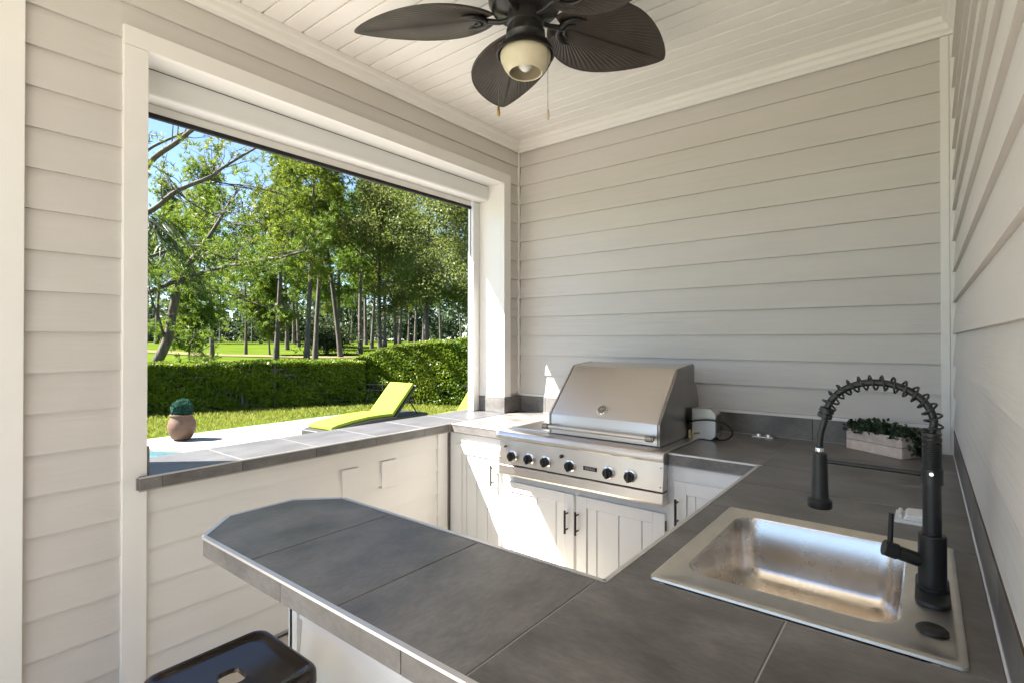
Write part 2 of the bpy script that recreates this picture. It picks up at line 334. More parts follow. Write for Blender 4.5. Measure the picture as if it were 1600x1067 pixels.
# ================================================================ SILL AND COUNTERS
def tile(parent, poly, z0, z1, m, name='counter_tile', bevel=.0012):
    return MB().prism(poly, 'z', z0, z1).build(name, m, parent, bevel=bevel)
def rect(x0, x1, y0, y1, g=.0018): return [(x0 + g, y0 + g), (x1 - g, y0 + g), (x1 - g, y1 - g), (x0 + g, y1 - g)]
sc = thing('pass_through_sill', (-.17, -1.4, .885), 'sunlit dark grey tiled bar sill running through the window opening', 'counter')
MB().prism([(-.36, -2.602), (.02, -2.602), (.02, -2.635), (.034, -2.635), (.034, -.832), (.02, -.832), (.02, -.222), (-.36, -.222)], 'z', .886, .9470).build('grout_bed', M['grout'], sc)
js = [-2.602, -2.22, -1.835, -1.45, -1.065, -.68, -.222]
for a, b in zip(js, js[1:]):
    tile(sc, rect(-.366, .0405, a, b) if b < -.7 else rect(-.366, .0405 if b < -.8 else .0405, a, min(b, -.222)), .944, ZC, M['tile_sun_dim'])
tile(sc, rect(.0195, .0405, -2.637, -2.602), .944, ZC, M['tile_sun_dim'])
for a, b in zip([-2.64, -2.554, -2.22, -1.835, -1.45, -1.065], [-2.554, -2.22, -1.835, -1.45, -1.065, -.84]):
    MB().box(.0345, .0425, a + .0015, b - .0015, .894, .9425).build('edge_tile', M['tile_y'], sc, bevel=.0008)
MB().box(.0195, .0345, -2.6445, -2.6355, .894, .9425).build('edge_tile', M['tile_y'], sc, bevel=.0008)
MB().box(-.376, -.3605, -2.602, -.222, .894, .9425).build('edge_tile', M['tile_y'], sc, bevel=.0008)
MB().box(.0405, .0455, -2.64, -.838, .943, .9497).build('edge_strip', M['alu'], sc)
kc = thing('kitchen_counter', (1.8, -1.6, .885), 'dark grey tiled U-shaped counter holding the grill and sink', 'counter')
MB().box(.047, .487, -.815, -.001, .885, .9470).build('grout_bed', M['grout'], kc)
bed = MB().box(1.573, 2.004, -.815, -.001, .885, .9470)
# right run with a cut-out for the sink
bed.box(2.004, 2.70, -1.535, -.001, .885, .9470).box(2.004, 2.11, -2.205, -1.5352, .885, .9470).box(2.60, 2.70, -2.205, -1.5352, .885, .9470)
bed.prism([(.948, -2.292), (.832, -2.405), (.832, -2.62), (.952, -2.735), (2.70, -2.735), (2.70, -2.2052), (2.0, -2.2052), (2.0, -2.292)], 'z', .8845, .9468)
bed.build('grout_bed', M['grout'], kc)
T = lambda m, *r_: tile(kc, rect(*r_), .944, ZC, M[m])
T('tile', .047, .487, -.33, -.012); T('tile', .047, .487, -.822, -.33)
T('tile', 1.573, 2.0, -.815, -.32); T('tile', 1.573, 2.0, -.32, -.012)
for a, b in ((-.42, -.012), (-.81, -.42), (-1.17, -.81), (-1.537, -1.17)): T('tile', 2.0 if a > -.5 else 2.0, 2.70, a, b)
T('tile', 2.0, 2.1, -2.207, -1.537); T('tile', 2.61, 2.70, -2.207, -1.537)
tile(kc, [(.947, -2.289), (.829, -2.405), (.829, -2.62), (.950, -2.739), (1.218, -2.739), (1.218, -2.289)], .944, ZC, M['tile_y'])
for a, b in ((1.22, 1.605), (1.605, 1.98)): tile(kc, rect(a, b, -2.741, -2.287), .944, ZC, M['tile_y'])
tile(kc, [(1.982, -2.739), (2.368, -2.739), (2.368, -2.209), (2.002, -2.209), (2.002, -2.287), (1.982, -2.287)], .944, ZC, M['tile'])
tile(kc, rect(2.37, 2.70, -2.741, -2.207), .944, ZC, M['tile'])
# edges: tile faces and aluminium strips
def edge(p, q, joints=1, m='tile'):
    """dark tile face and metal strip along the counter edge from p to q (outside on the right hand)"""
    p = np.array(p, float); q = np.array(q, float); L_ = np.linalg.norm(q - p); t = (q - p) / L_; nn = np.array([t[1], -t[0]])
    cuts = np.linspace(0, L_, joints + 1)
    for a, b in zip(cuts, cuts[1:]):
        P = [p + t * (a + .001), p + t * (b - .001)]
        MB().prism([tuple(P[0] - nn * .003), tuple(P[1] - nn * .003), tuple(P[1] + nn * .006), tuple(P[0] + nn * .006)], 'z', .8935, .9425).build('edge_tile', M[m], kc, bevel=.0008)
    MB().prism([tuple(p - nn * .004 ), tuple(q - nn * .004), tuple(q + nn * .0085), tuple(p + nn * .0085)], 'z', .943, .9502).build('edge_strip', M['alu'], kc)
edge((.047, -.8255), (.487, -.8255)); edge((1.573, -.8185), (2.011, -.8185))
edge((2.0, -.83), (2.0, -2.283), 3, 'tile_y')
edge((2.0, -2.283), (.9465, -2.283), 3)
edge((.944, -2.2845), (.8255, -2.4025)); edge((.8255, -2.4035), (.8255, -2.621)); edge((.8255, -2.622), (.949, -2.7435))
edge((.95, -2.744), (2.7, -2.744), 4)
# backsplashes
sp = thing('tile_backsplash', (1.4, -.01, ZC), 'low dark tile backsplash along the walls and window jamb', 'backsplash')
Zs0, Zs1 = ZC + .0015, 1.0695
for a, b in ((.006, .26), (.26, .87), (.87, 1.48), (1.48, 2.09), (2.09, 2.654)):
    MB().box(a + .001, b - .001, -.0105, .013, Zs0, Zs1).build('splash_tile', M['tile'], sp, bevel=.001)
ya = -.012
while ya > -2.7:
    yb_ = max(ya - .40, -2.75)
    MB().box(2.7015, WR - .0005, yb_ + .001, ya - .001, Zs0, Zs1).build('splash_tile', M['tile_y'], sp, bevel=.001); ya = yb_
MB().box(2.7012, WR - .0002, -2.75, -.012, Zs1 + .0002, Zs1 + .003).build('raw_edge', M['woodgap'], sp)
MB().box(2.6985, 2.7012, -2.75, -.013, ZC + .0002, ZC + .0035).build('grout_line', M['plastic'], sp)
MB().box(.02, 2.65, -.0135, -.0107, ZC + .0002, ZC + .0025).build('grout_line', M['grout'], sp)
MB().box(-.2385, .0255, -.2265, -.2195, Zs0, Zs1 - .001).build('splash_tile', M['tile'], sp, bevel=.001)
MB().box(.0185, .0255, -.219, -.0115, Zs0, Zs1 - .001).build('splash_tile', M['tile_y'], sp, bevel=.001)
MB().box(-.23, .016, -2.6025, -2.594, Zs0, Zs1 - .001).build('splash_tile', M['tile'], sp, bevel=.001)
# ================================================================ ROLLER SCREEN
rs = thing('roller_screen', (-.22, -1.4, 2.6), 'white roller screen cassette rolled up at the top of the opening', 'roller screen')
arc = [(-.165 + .022 * math.cos(a), 2.642 + .022 * math.sin(a)) for a in np.linspace(0, -math.pi / 2, 7)]
MB().prism([(-.262, 2.732), (-.143, 2.732)] + arc + [(-.262, 2.62)], 'y', -2.6, -.235).build('cassette', M['cass'], rs, smooth=35)
MB().prism([(-.264, 2.733), (-.141, 2.733)] + [(x + .002, z - .001) for x, z in arc] + [(-.264, 2.618)], 'y', -.2345, -.2205).build('end_cap', M['cass'], rs, smooth=35)
MB().box(-.262, -.1415, -2.6, -.235, 2.7325, 2.7352).build('gap_shade_strip', M['black'], rs)  # black strip stands in for the shade above the cassette
part('bottom_bar', rs, M['trim'], -.262, -.247, -2.59, -.31, 2.578, 2.6175)
part('fabric_hem', rs, M['black'], -.268, -.245, -2.592, -.308, 2.556, 2.5775)
part('end_seal', rs, M['black'], -.264, -.243, -2.602, -2.591, 2.55, 2.6175)
part('side_track', rs, M['cass'], -.300, -.240, -.292, -.2195, ZC + .0005, 2.6175, bevel=.003)
part('track_seal', rs, M['black'], -.273, -.267, -.2955, -.2922, 1.9, 2.6)
part('side_track', rs, M['cass'], -.300, -.240, -2.6022, -2.5945, 1.075, 2.548, bevel=.002)
# ================================================================ CABINETS
cb = thing('base_cabinet', (1.03, -.4, 0), 'white beadboard cabinets under the grill and back counter', 'cabinet')
MB().box(.009, 2.06, -.80, -.782, .0, .884).build('face_frame', M['white'], cb, bevel=.002)
MB().prism([(2.06, 0), (2.69, 0), (2.69, .72), (2.06, .72)], 'y', -2.29, -.005).build('side_cabinet_run', M['white'], cb, bevel=.002)
part('side_face', cb, M['white'], 2.06, 2.078, -2.29, -.81, .721, .884)
def door(x0, x1, z0, z1, handle, gro):
    y0, y1 = -.8005, -.8195; s_ = .062
    fr_ = MB().box(x0, x0 + s_, y1, y0, z0, z1).box(x1 - s_, x1, y1, y0, z0, z1)
    fr_.box(x0 + s_ + .0002, x1 - s_ - .0002, y1, y0, z1 - s_, z1).box(x0 + s_ + .0002, x1 - s_ - .0002, y1, y0, z0, z0 + s_)
    d = fr_.build('door', M['white'], cb, bevel=.0025)
    a, b, c, e = x0 + s_ + .001, x1 - s_ - .001, z0 + s_ + .001, z1 - s_ - .001
    for p0, p1 in zip(gro, gro[1:]):
        MB().box(a + (b - a) * p0 + .002, a + (b - a) * p1 - .002, -.812, -.803, c, e).build('bead_board', M['white'], d, bevel=.0025)
    hx, h0, h1 = handle
    MB().tube([(hx, -.852, h0), (hx, -.852, h1)], .0065, 10).tube([(hx, -.819, h0 + .02), (hx, -.85, h0 + .02)], .0045, 8).tube([(hx, -.819, h1 - .02), (hx, -.85, h1 - .02)], .0045, 8).build('handle', M['matblack'], d, smooth=40)
    return d
g4 = [0, .16, .5, .84, 1]
door(.068, .462, .10, .815, (.422, .59, .722), g4)
door(.501, 1.015, .10, .636, (.975, .415, .545), g4)
door(1.035, 1.552, .10, .636, (1.045, .42, .55), g4)
door(1.60, 2.0, .10, .812, (1.62, .598, .73), g4)
MB().tube([(1.5565, -.815, .60), (1.5565, -.815, .55)], .004, 8).build('hinge', M['matblack'], cb)
MB().tube([(1.5565, -.815, .22), (1.5565, -.815, .17)], .004, 8).build('hinge', M['matblack'], cb)
# peninsula base
pn = thing('peninsula_base', (1.8, -2.4, 0), 'white clapboard half wall carrying the peninsula counter', 'half wall')
MB().box(1.0, 2.69, -2.48, -2.31, 0, .884).build('core', M['white'], pn)
part('corner_post', pn, M['white'], .983, 1.026, -2.503, -2.4805, 0, .8838)
part('corner_post', pn, M['white'], .975, .9995, -2.503, -2.31, 0, .8838)
for k in range(13, 20):
    z0 = LAP0 - k * LAP; b0, b1 = max(z0, 0), min(z0 + LAP - .0006, .883)
    if b1 - b0 > .01: MB().prism([(-2.4802, b0), (-2.4802 - .016, b0), (-2.4802 - .005, b1), (-2.4802, b1)], 'x', 1.0265, 2.69).build('siding_board', M['pen'], pn)
# blank cover plates on the low wall
for (y0, y1), lab in (((-1.652, -1.542), 'blank painted cover plate under the sill, farther from the cabinet corner'), ((-1.378, -1.267), 'blank painted cover plate under the sill, nearer to the cabinet corner')):
    z0, z1 = .615, .781
    o = MB().prism([(.0025, z0), (.0055, z0 + .003), (.0055, z1 - .003), (.0025, z1)], 'y', y0, y1).box(-.004, .0024, y0, y1, z0, z1).build('cover_plate', M['pen_y'], org=(0, (y0 + y1) / 2, z0), bevel=.001)
    tag(o, lab, 'cover plate', 'cover plates on the low wall')
    for zz in (z0 + .04, z1 - .04):
        MB().lathe([(.0035, 0), (.003, .0015)], (.0055, (y0 + y1) / 2, zz), 8, Matrix.Rotation(R(90), 3, 'Y')).build('screw', M['white'], o)
# ================================================================ GRILL
gr = thing('gas_grill', (1.03, -.5, .949), 'stainless steel built-in gas grill with closed hood and black knobs', 'grill')
GX0, GX1 = .49, 1.571
MB().prism([(-.862, .903), (-.879, .908), (-.882, .93), (-.874, .951), (-.855, .957), (-.775, .957), (-.775, .903)], 'x', GX0, GX1).build('front_ledge', M['steel_x'], gr, bevel=.002, smooth=30)
MB().prism([(-.855, .9025), (-.868, .756), (-.80, .756), (-.80, .9025)], 'x', GX0 + .013, GX1 - .008).build('control_panel', M['steel_x'], gr, bevel=.002)
MB().box(GX0 + .016, GX1 - .012, -.858, -.80, .7505, .7558).build('panel_gap_shade', M['knob'], gr)  # solid black bar painted as the dark of the gap below the panel
MB().prism([(-.874, .75), (-.878, .70), (-.866, .686), (-.80, .686), (-.80, .75)], 'x', GX0 + .018, GX1 - .006).build('drip_tray_front', M['steel_x'], gr, bevel=.002)
MB().box(GX0 + .004, GX1 - .003, -.7748, -.10, .93, .9545).build('top_deck', M['steel_x'], gr, bevel=.001)
MB().box(.53, .80, -.745, -.20, .9547, .962).build('side_burner_cover', M['steel_x'], gr, bevel=.003)
MB().box(.525, .812, -.772, -.75, .9547, .968).build('cover_strip', M['steel_x'], gr, bevel=.003)
Y_ = lambda z: -.862 - (.903 - z) * .085
def dial(x, z, r, hh, m, name, extra=None):
    y0 = -.855 - (.9025 - z) * .0887
    Mx = Matrix.Rotation(R(95), 3, 'X')
    b = MB().lathe([(r * 1.28, -.004), (r * 1.28, .004), (r * 1.1, .008), (r * .8, .009)], (x, y0, z), 24, Mx).build('bezel', M['chrome'], gr, smooth=40)
    kb = MB().lathe([(r * .92, .006), (r, .012), (r * .98, hh - .004), (r * .85, hh)], (x, y0, z), 20, Mx)
    kb.box(x - r * .22, x + r * .22, y0 - hh - .006, y0 - hh + .01, z - r * 1.02, z + r * .95)
    kb.build(name, m, gr, smooth=35)
for x in (.61, .736, .856, 1.022, 1.262, 1.387): dial(x, .811, .0265, .034, M['knob'], 'knob')
for x, z, r in ((.962, .856, .010), (.55, .862, .006)):
    y0 = -.855 - (.9025 - z) * .0887
    MB().lathe([(r, -.002), (r, .014), (r * .6, .016)], (x, y0, z), 14, Matrix.Rotation(R(95), 3, 'X')).build('button', M['knob'], gr, smooth=40)
for x, z in ((GX0 + .02, .885), (GX0 + .02, .79), (GX1 - .022, .875), (GX1 - .022, .78)):
    y0 = -.855 - (.9025 - z) * .0887
    MB().lathe([(.0055, -.001), (.005, .003), (.003, .004)], (x, y0, z), 10, Matrix.Rotation(R(95), 3, 'X')).build('screw', M['chrome'], gr, smooth=40)
yl = -.855 - (.9025 - .811) * .0887
lp = MB().box(1.104, 1.190, yl - .003, yl + .004, .8, .8225).build('badge', M['knob'], gr, bevel=.001)
fc = bpy.data.curves.new('badge_text', 'FONT'); fc.body = 'VIKING'; fc.size = .019; fc.align_x = 'CENTER'; fc.align_y = 'CENTER'; fc.extrude = .0006
fo = bpy.data.objects.new('badge_text', fc); COL.objects.link(fo)
bpy.context.view_layer.update()
tme = bpy.data.meshes.new_from_object(fo.evaluated_get(bpy.context.evaluated_depsgraph_get())); bpy.data.objects.remove(fo)
tme.transform(Matrix.Translation(Vector((1.147, yl - .0036, .8112)) - Vector(ORG[lp.name])) @ Matrix.Rotation(R(90), 4, 'X')); tme.materials.append(M['chrome'])
to = bpy.data.objects.new('badge_lettering', tme); COL.objects.link(to); to.parent = lp
# hood
HX0, HX1 = .822, 1.494
hood = [(-.765, .958), (-.765, 1.075), (-.50, 1.352), (-.27, 1.372), (-.25, 1.36), (-.25, 1.27), (-.215, 1.235), (-.185, 1.16), (-.17, 1.06), (-.165, .958)]
hd = MB().prism(hood, 'x', HX0, HX1).build('hood', M['steel'], gr, bevel=.004, smooth=25)
big = [(y_ - (.003 if y_ < -.4 else 0), z + (.003 if z > 1.3 else 0)) for y_, z in hood]
for a, b in ((HX0 - .014, HX0 - .001), (HX1 + .001, HX1 + .014)):
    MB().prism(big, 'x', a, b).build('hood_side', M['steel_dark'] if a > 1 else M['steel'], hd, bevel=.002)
MB().tube([(HX0 - .012, -.825, 1.008), (HX1 + .002, -.825, 1.008)], .0115, 14).build('handle', M['chrome'] if 0 else M['steel_x'], gr, smooth=40)
for x in (HX0 + .004, HX1 - .022):
    MB().tube([(x - .018, -.825, 1.008), (x + .018, -.825, 1.008)], .0175, 16).tube([(x, -.825, 1.008), (x, -.765, 1.008)], .010, 10).build('handle_mount', M['steel_dark'], gr, smooth=40)
sl_ = math.atan2(.265, .277)          # hood slope
def on_hood(x, z): return Vector((x, -.765 + (z - 1.075) * .265 / .277, z))
Mg = Matrix.Rotation(R(90) - sl_ , 3, 'X')
gp = on_hood(1.147, 1.118)
Mg = Vector((0, -.277, .265)).normalized().to_track_quat('Z', 'X').to_matrix()
ga = MB().lathe([(.034, -.004), (.034, .006), (.030, .010), (.027, .0095)], gp, 28, Mg).build('thermometer', M['chrome'], gr, smooth=40)
MB().lathe([(.026, .0), (.026, .0106)], gp, 24, Mg).build('dial_face', M['steel_dark'], ga)
MB().lathe([(.008, .0105), (.006, .014)], gp, 12, Mg).build('dial_hub', M['chrome'], ga, smooth=40)
# rotisserie motor with its cord
rm = thing('rotisserie_motor', (1.6, -.34, ZC), 'small chamfered steel motor box on the counter beside the grill hood', 'motor box')
c_ = .022
mo = MB().prism([(1.531, ZC + .003), (1.664 - c_, ZC + .003), (1.664, ZC + .003 + c_), (1.664, 1.124 - c_ * 1.2), (1.664 - c_ * 1.2, 1.124), (1.531, 1.124)], 'y', -.36, -.265).build('housing', M['steel'], rm, bevel=.002)
MB().tube([(1.545, -.362, .98), (1.575, -.362, .985)], .006, 8).build('latch', M['brass'], rm)
for i in range(5): MB().box(1.6645, 1.667, -.345 + i * .015, -.337 + i * .015, .99, 1.09).build('vent_fin', M['steel_dark'], rm)
MB().box(1.515, 1.5295, -.375, -.35, ZC + .003, ZC + .05).build('plug', M['ivory'], rm, bevel=.002)
cpt = [(1.50, -.36, 1.035), (1.53, -.385, 1.05), (1.58, -.385, 1.062), (1.65, -.378, 1.066), (1.71, -.36, 1.055), (1.745, -.34, 1.02), (1.745, -.345, .985), (1.715, -.36, .962), (1.675, -.355, .958), (1.66, -.33, .968), (1.655, -.30, .985)]
def smoothline(p, n=6):
    p = [Vector(q) for q in p]; o = []
    for i in range(len(p) - 1):
        a, b, c, d = p[max(i - 1, 0)], p[i], p[i + 1], p[min(i + 2, len(p) - 1)]
        for k_ in range(n):
            t = k_ / n; o.append(.5 * ((2 * b) + (c - a) * t + (2 * a - 5 * b + 4 * c - d) * t * t + (3 * b - a - 3 * c + d) * t ** 3))
    return o + [p[-1]]
MB().tube(smoothline(cpt), .0048, 8).build('power_cord', M['cord'], rm, smooth=60)
# ================================================================ SINK AND FAUCET
sk = thing('sink', (2.36, -1.87, ZC), 'stained stainless steel drop-in sink with square basin', 'sink')
def rrect(x0, x1, y0, y1, r, n=5):
    pts = []
    for cx, cy, a0 in ((x1 - r, y1 - r, 0), (x0 + r, y1 - r, 90), (x0 + r, y0 + r, 180), (x1 - r, y0 + r, 270)):
        pts += [(cx + r * math.cos(R(a0 + 90 * k / n)), cy + r * math.sin(R(a0 + 90 * k / n))) for k in range(n + 1)]
    return pts
SX0, SX1, SY0, SY1 = 2.073, 2.652, -2.203, -1.538
def rings(mb, rs_):
    n0 = len(mb.v); n = len(rs_[0][0])
    for pl, z in rs_: mb.v += [(x, y, z) for x, y in pl]
    for i in range(len(rs_) - 1):
        for k in range(n): mb.f.append((n0 + i * n + k, n0 + i * n + (k + 1) % n, n0 + (i + 1) * n + (k + 1) % n, n0 + (i + 1) * n + k))
    return n0 + (len(rs_) - 1) * n, n
BX0, BX1, BY0, BY1 = 2.122, 2.548, -2.105, -1.596
m_ = MB()
rings(m_, [(rrect(SX0, SX1, SY0, SY1, .012), ZC + .0005), (rrect(SX0 + .001, SX1 - .001, SY0 + .001, SY1 - .001, .012), ZC + .006), (rrect(SX0 + .008, SX1 - .008, SY0 + .008, SY1 - .008, .012), ZC + .0075),
           (rrect(SX0 + .02, SX1 - .02, SY0 + .02, SY1 - .02, .015), ZC + .006), (rrect(SX0 + .026, SX1 - .026, SY0 + .026, SY1 - .026, .015), ZC + .0035),
           (rrect(BX0 - .012, BX1 + .012, BY0 - .012, BY1 + .012, .065), ZC + .0035), (rrect(BX0 - .004, BX1 + .004, BY0 - .004, BY1 + .004, .062), ZC + .001)])
m_.build('rim', M['sink_rim'], sk, smooth=50)
m_ = MB(); zb = ZC - .185
b0, n_ = rings(m_, [(rrect(BX0 - .004, BX1 + .004, BY0 - .004, BY1 + .004, .062), ZC + .001), (rrect(BX0, BX1, BY0, BY1, .06), ZC - .008), (rrect(BX0 + .008, BX1 - .008, BY0 + .008, BY1 - .008, .058), ZC - .10),
              (rrect(BX0 + .014, BX1 - .014, BY0 + .014, BY1 - .014, .056), zb + .04), (rrect(BX0 + .024, BX1 - .024, BY0 + .024, BY1 - .024, .052), zb + .016), (rrect(BX0 + .045, BX1 - .045, BY0 + .045, BY1 - .045, .045), zb + .004),
              (rrect(BX0 + .09, BX1 - .09, BY0 + .09, BY1 - .09, .04), zb)])
m_.f.append(tuple(b0 + k for k in range(n_)))
m_.build('basin', M['steel_old'], sk, smooth=60)
MB().lathe([(.055, 0), (.05, .004), (.04, .002), (.03, -.001)], (2.335, -1.85, zb + .001), 24).build('drain', M['steel_dark'], sk, smooth=40)
MB().lathe([(.026, .0), (.026, .004), (.022, .0075), (.004, .0085)], (2.602, -2.085, ZC + .004), 28).build('hole_cap', M['matblack'], sk, smooth=40)
fa = thing('kitchen_faucet', (2.604, -1.90, ZC + .004), 'matte black spring-neck kitchen faucet behind the sink', 'faucet')
FX, FY, FZ = 2.604, -1.885, ZC + .0038
MB().prism(rrect(FX - .031, FX + .031, FY - .095, FY + .095, .03, 6), 'z', FZ, FZ + .010).build('deck_plate', M['matblack'], fa, bevel=.003, seg=2, smooth=35)
MB().lathe([(.0295, .010), (.0295, .016), (.026, .017), (.026, .128), (.0245, .13)], (FX, FY, FZ), 28).build('body', M['matblack'], fa, smooth=35)
MB().lathe([(.0172, .13), (.0172, .255)], (FX, FY, FZ), 24).build('column', M['matblack'], fa, smooth=35)
co = MB().lathe([(.0205, .243), (.0205, .277), (.019, .278)], (FX, FY, FZ), 24).build('collar', M['matblack'], fa, smooth=35)
MB().lathe([(.004, 0), (.004, .003)], (FX - .001, FY - .0205, FZ + .268), 10, Matrix.Rotation(R(90), 3, 'X')).build('set_screw', M['chrome'], co)
def coil(path, r, turns, wire, n=12, name='spring', seg=6):
    pth = [Vector(p) for p in path]; N_ = int(turns * n); out_ = []
    L_ = [0]
    for a, b in zip(pth, pth[1:]): L_.append(L_[-1] + (b - a).length)
    for i in range(N_ + 1):
        s = L_[-1] * i / N_; k = max(j for j in range(len(L_)) if L_[j] <= s + 1e-9); k = min(k, len(pth) - 2)
        t = (s - L_[k]) / (L_[k + 1] - L_[k]); p = pth[k].lerp(pth[k + 1], t); tg = (pth[min(k + 2, len(pth) - 1)] - pth[max(k - 1, 0)]).normalized()
        side = Vector((0, 1, 0)); up_ = tg.cross(side).normalized(); a = 2 * math.pi * turns * i / N_
        out_.append(p + (side * math.cos(a) + up_ * math.sin(a)) * r)
    return MB().tube(out_, wire, seg)
ztop = FZ + .278
MB().tube([(FX, FY, ztop), (FX, FY, ztop + .064)], .0135, 16).build('riser', M['matblack'], fa, smooth=40)
coil([(FX, FY, ztop), (FX, FY, ztop + .055)], .0165, 13, .0021, 14).build('dense_spring', M['matblack'], fa, smooth=60)
zs = ztop + .058
MB().lathe([(.0165, 0), (.0185, .003), (.0185, .010), (.0150, .012), (.0150, .015), (.0180, .016), (.0180, .021)], (FX, FY, zs), 20).build('spring_ring', M['matblack'], fa, smooth=35)
za = zs + .021
hx = 2.388                                     # spray head axis
cxm = (FX + hx) / 2 + .004; ra = (FX - hx) / 2 - .004
arcp = [(FX, FY, za)]
zc_ = za + .02
for a in np.linspace(0, math.pi * .94, 24): arcp.append((cxm + ra * math.cos(a) + .004, FY, zc_ + .087 * math.sin(a)))
ex, ez = arcp[-1][0], arcp[-1][2]
hose = smoothline(arcp + [(ex - .006, FY, ez - .03), (hx - .001, FY, ez - .065), (hx - .003, FY, FZ + .286)], 3)
MB().tube(hose, .0080, 10).build('hose', M['matblack'], fa, smooth=60)
coil(arcp, .0168, 14.5, .0025, 14).build('loose_spring', M['matblack'], fa, smooth=60)
tn = (Vector(arcp[-1]) - Vector(arcp[-2])).normalized()
q = tn.to_track_quat('Z', 'Y').to_matrix()
MB().lathe([(.013, -.004), (.0165, -.002), (.0165, .008), (.0145, .009), (.0145, .012), (.0165, .013), (.0165, .022), (.011, .024)], arcp[-1], 20, q).build('hose_nut', M['matblack'], fa, smooth=35)
MB().lathe([(.0088, .284), (.0095, .287), (.0095, .294), (.0088, .296)], (hx - .003, FY, FZ), 16).build('silver_ring', M['chrome'], fa, smooth=35)
MB().lathe([(.026, .148), (.0275, .151), (.0275, .166), (.0205, .172), (.0190, .19), (.0168, .282), (.012, .285)], (hx - .003, FY, FZ), 26).build('spray_head', M['matblack'], fa, smooth=35)
MB().tube([(hx + .010, FY, FZ + .264), (FX - .019, FY, FZ + .262)], .0052, 10).build('docking_arm', M['matblack'], fa, smooth=40)
hn = MB().tube([(FX - .022, FY - .004, FZ + .068), (FX - .062, FY - .016, FZ + .080)], .0155, 20).tube([(FX - .0625, FY - .0162, FZ + .0802), (FX - .088, FY - .024, FZ + .088)], .0178, 20).build('handle', M['matblack'], fa, bevel=.001, smooth=35)
MB().tube([(FX - .076, FY - .020, FZ + .095), (FX - .073, FY - .020, FZ + .168)], [.0058, .005], 12).build('lever', M['matblack'], hn, smooth=40)
# counter outlets
o1 = thing('counter_outlet', (1.84, -.05, ZC), 'silver pop-up outlet plate with two domes near the back wall', 'outlet')
MB().prism(rrect(1.785, 1.905, -.085, -.025, .006, 2), 'z', ZC + .0003, ZC + .006).build('plate', M['steel_x'], o1, bevel=.001)
for x in (1.818, 1.872): MB().lathe([(.019, .006), (.0185, .013), (.013, .019), (.003, .021)], (x, -.055, ZC), 20).build('dome', M['chrome'], o1, smooth=50)
o2 = thing('counter_outlet', (2.55, -1.30, ZC), 'white outlet plate with folded plastic flap behind the faucet', 'outlet')
MB().prism(rrect(2.515, 2.63, -1.365, -1.225, .006, 2), 'z', ZC + .0003, ZC + .006).build('plate', M['plastic'], o2, bevel=.001)
MB().prism([(2.535, ZC + .006), (2.545, ZC + .022), (2.62, ZC + .026), (2.625, ZC + .006)], 'y', -1.34, -1.245).build('flap', M['plastic'], o2, bevel=.003)
MB().tube([(2.528, -1.33, ZC + .014), (2.528, -1.25, ZC + .014)], .006, 10).build('flap_hinge', M['plastic'], o2, smooth=40)
# ================================================================ PLANTER
A_, B_, C3 = np.array([2.263, -.123]), np.array([2.504, -.291]), np.array([2.572, -.198])
ux = (B_ - A_); Lx = np.linalg.norm(ux); ux /= Lx; uy = np.array([-ux[1], ux[0]]); Ly = .115
pl = thing('planter_box', (*(A_ + ux * Lx / 2 + uy * Ly / 2), ZC), 'whitewashed wooden planter box of ivy in the counter corner', 'planter')
def pbox(x0, x1, y0, y1, z0, z1, name, m, par):
    P = [A_ + ux * x + uy * y for x, y in ((x0, y0), (x1, y0), (x1, y1), (x0, y1))]
    return MB().prism([tuple(p) for p in P], 'z', ZC + z0, ZC + z1).build(name, m, par, bevel=.002)
H1, H2 = .051, .104
for z0, z1 in ((.001, H1), (H1 + .002, H2)):
    pbox(0, Lx, 0, .011, z0, z1, 'plank', M['wood'], pl); pbox(0, Lx, Ly - .011, Ly, z0, z1, 'plank', M['wood'], pl)
    pbox(.0004, .011, .0115, Ly - .0115, z0, z1 - .001, 'plank', M['wood'], pl); pbox(Lx - .011, Lx - .0004, .0115, Ly - .0115, z0, z1 - .001, 'plank', M['wood'], pl)
pbox(.012, Lx - .012, .012, Ly - .012, .002, .09, 'soil', M['soil'], pl)
n = 900; lx = RNG.uniform(-.008, Lx + .012, n); ly = RNG.uniform(-.012, Ly + .012, n)
hz = .092 + .055 * np.abs(RNG.normal(size=n)).clip(0, 1.35) * (1 - .55 * (np.abs(lx / Lx - .42)) ) * (.6 + .4 * np.sin(lx * 60) ** 2)
P = A_ + lx[:, None] * ux + ly[:, None] * uy
# a trail of leaves over the right end
n2 = 90; t_ = RNG.uniform(0, 1, n2); P2 = A_ + (Lx + .008 + .012 * RNG.random(n2))[:, None] * ux + (Ly * .75 + RNG.normal(size=n2) * .02)[:, None] * uy
pts = np.vstack([np.column_stack([P, ZC + hz]), np.column_stack([P2, ZC + .02 + .09 * t_])])
leafcloud('ivy_leaves', pts, .021, M['ivy'], pl, aspect=.85)
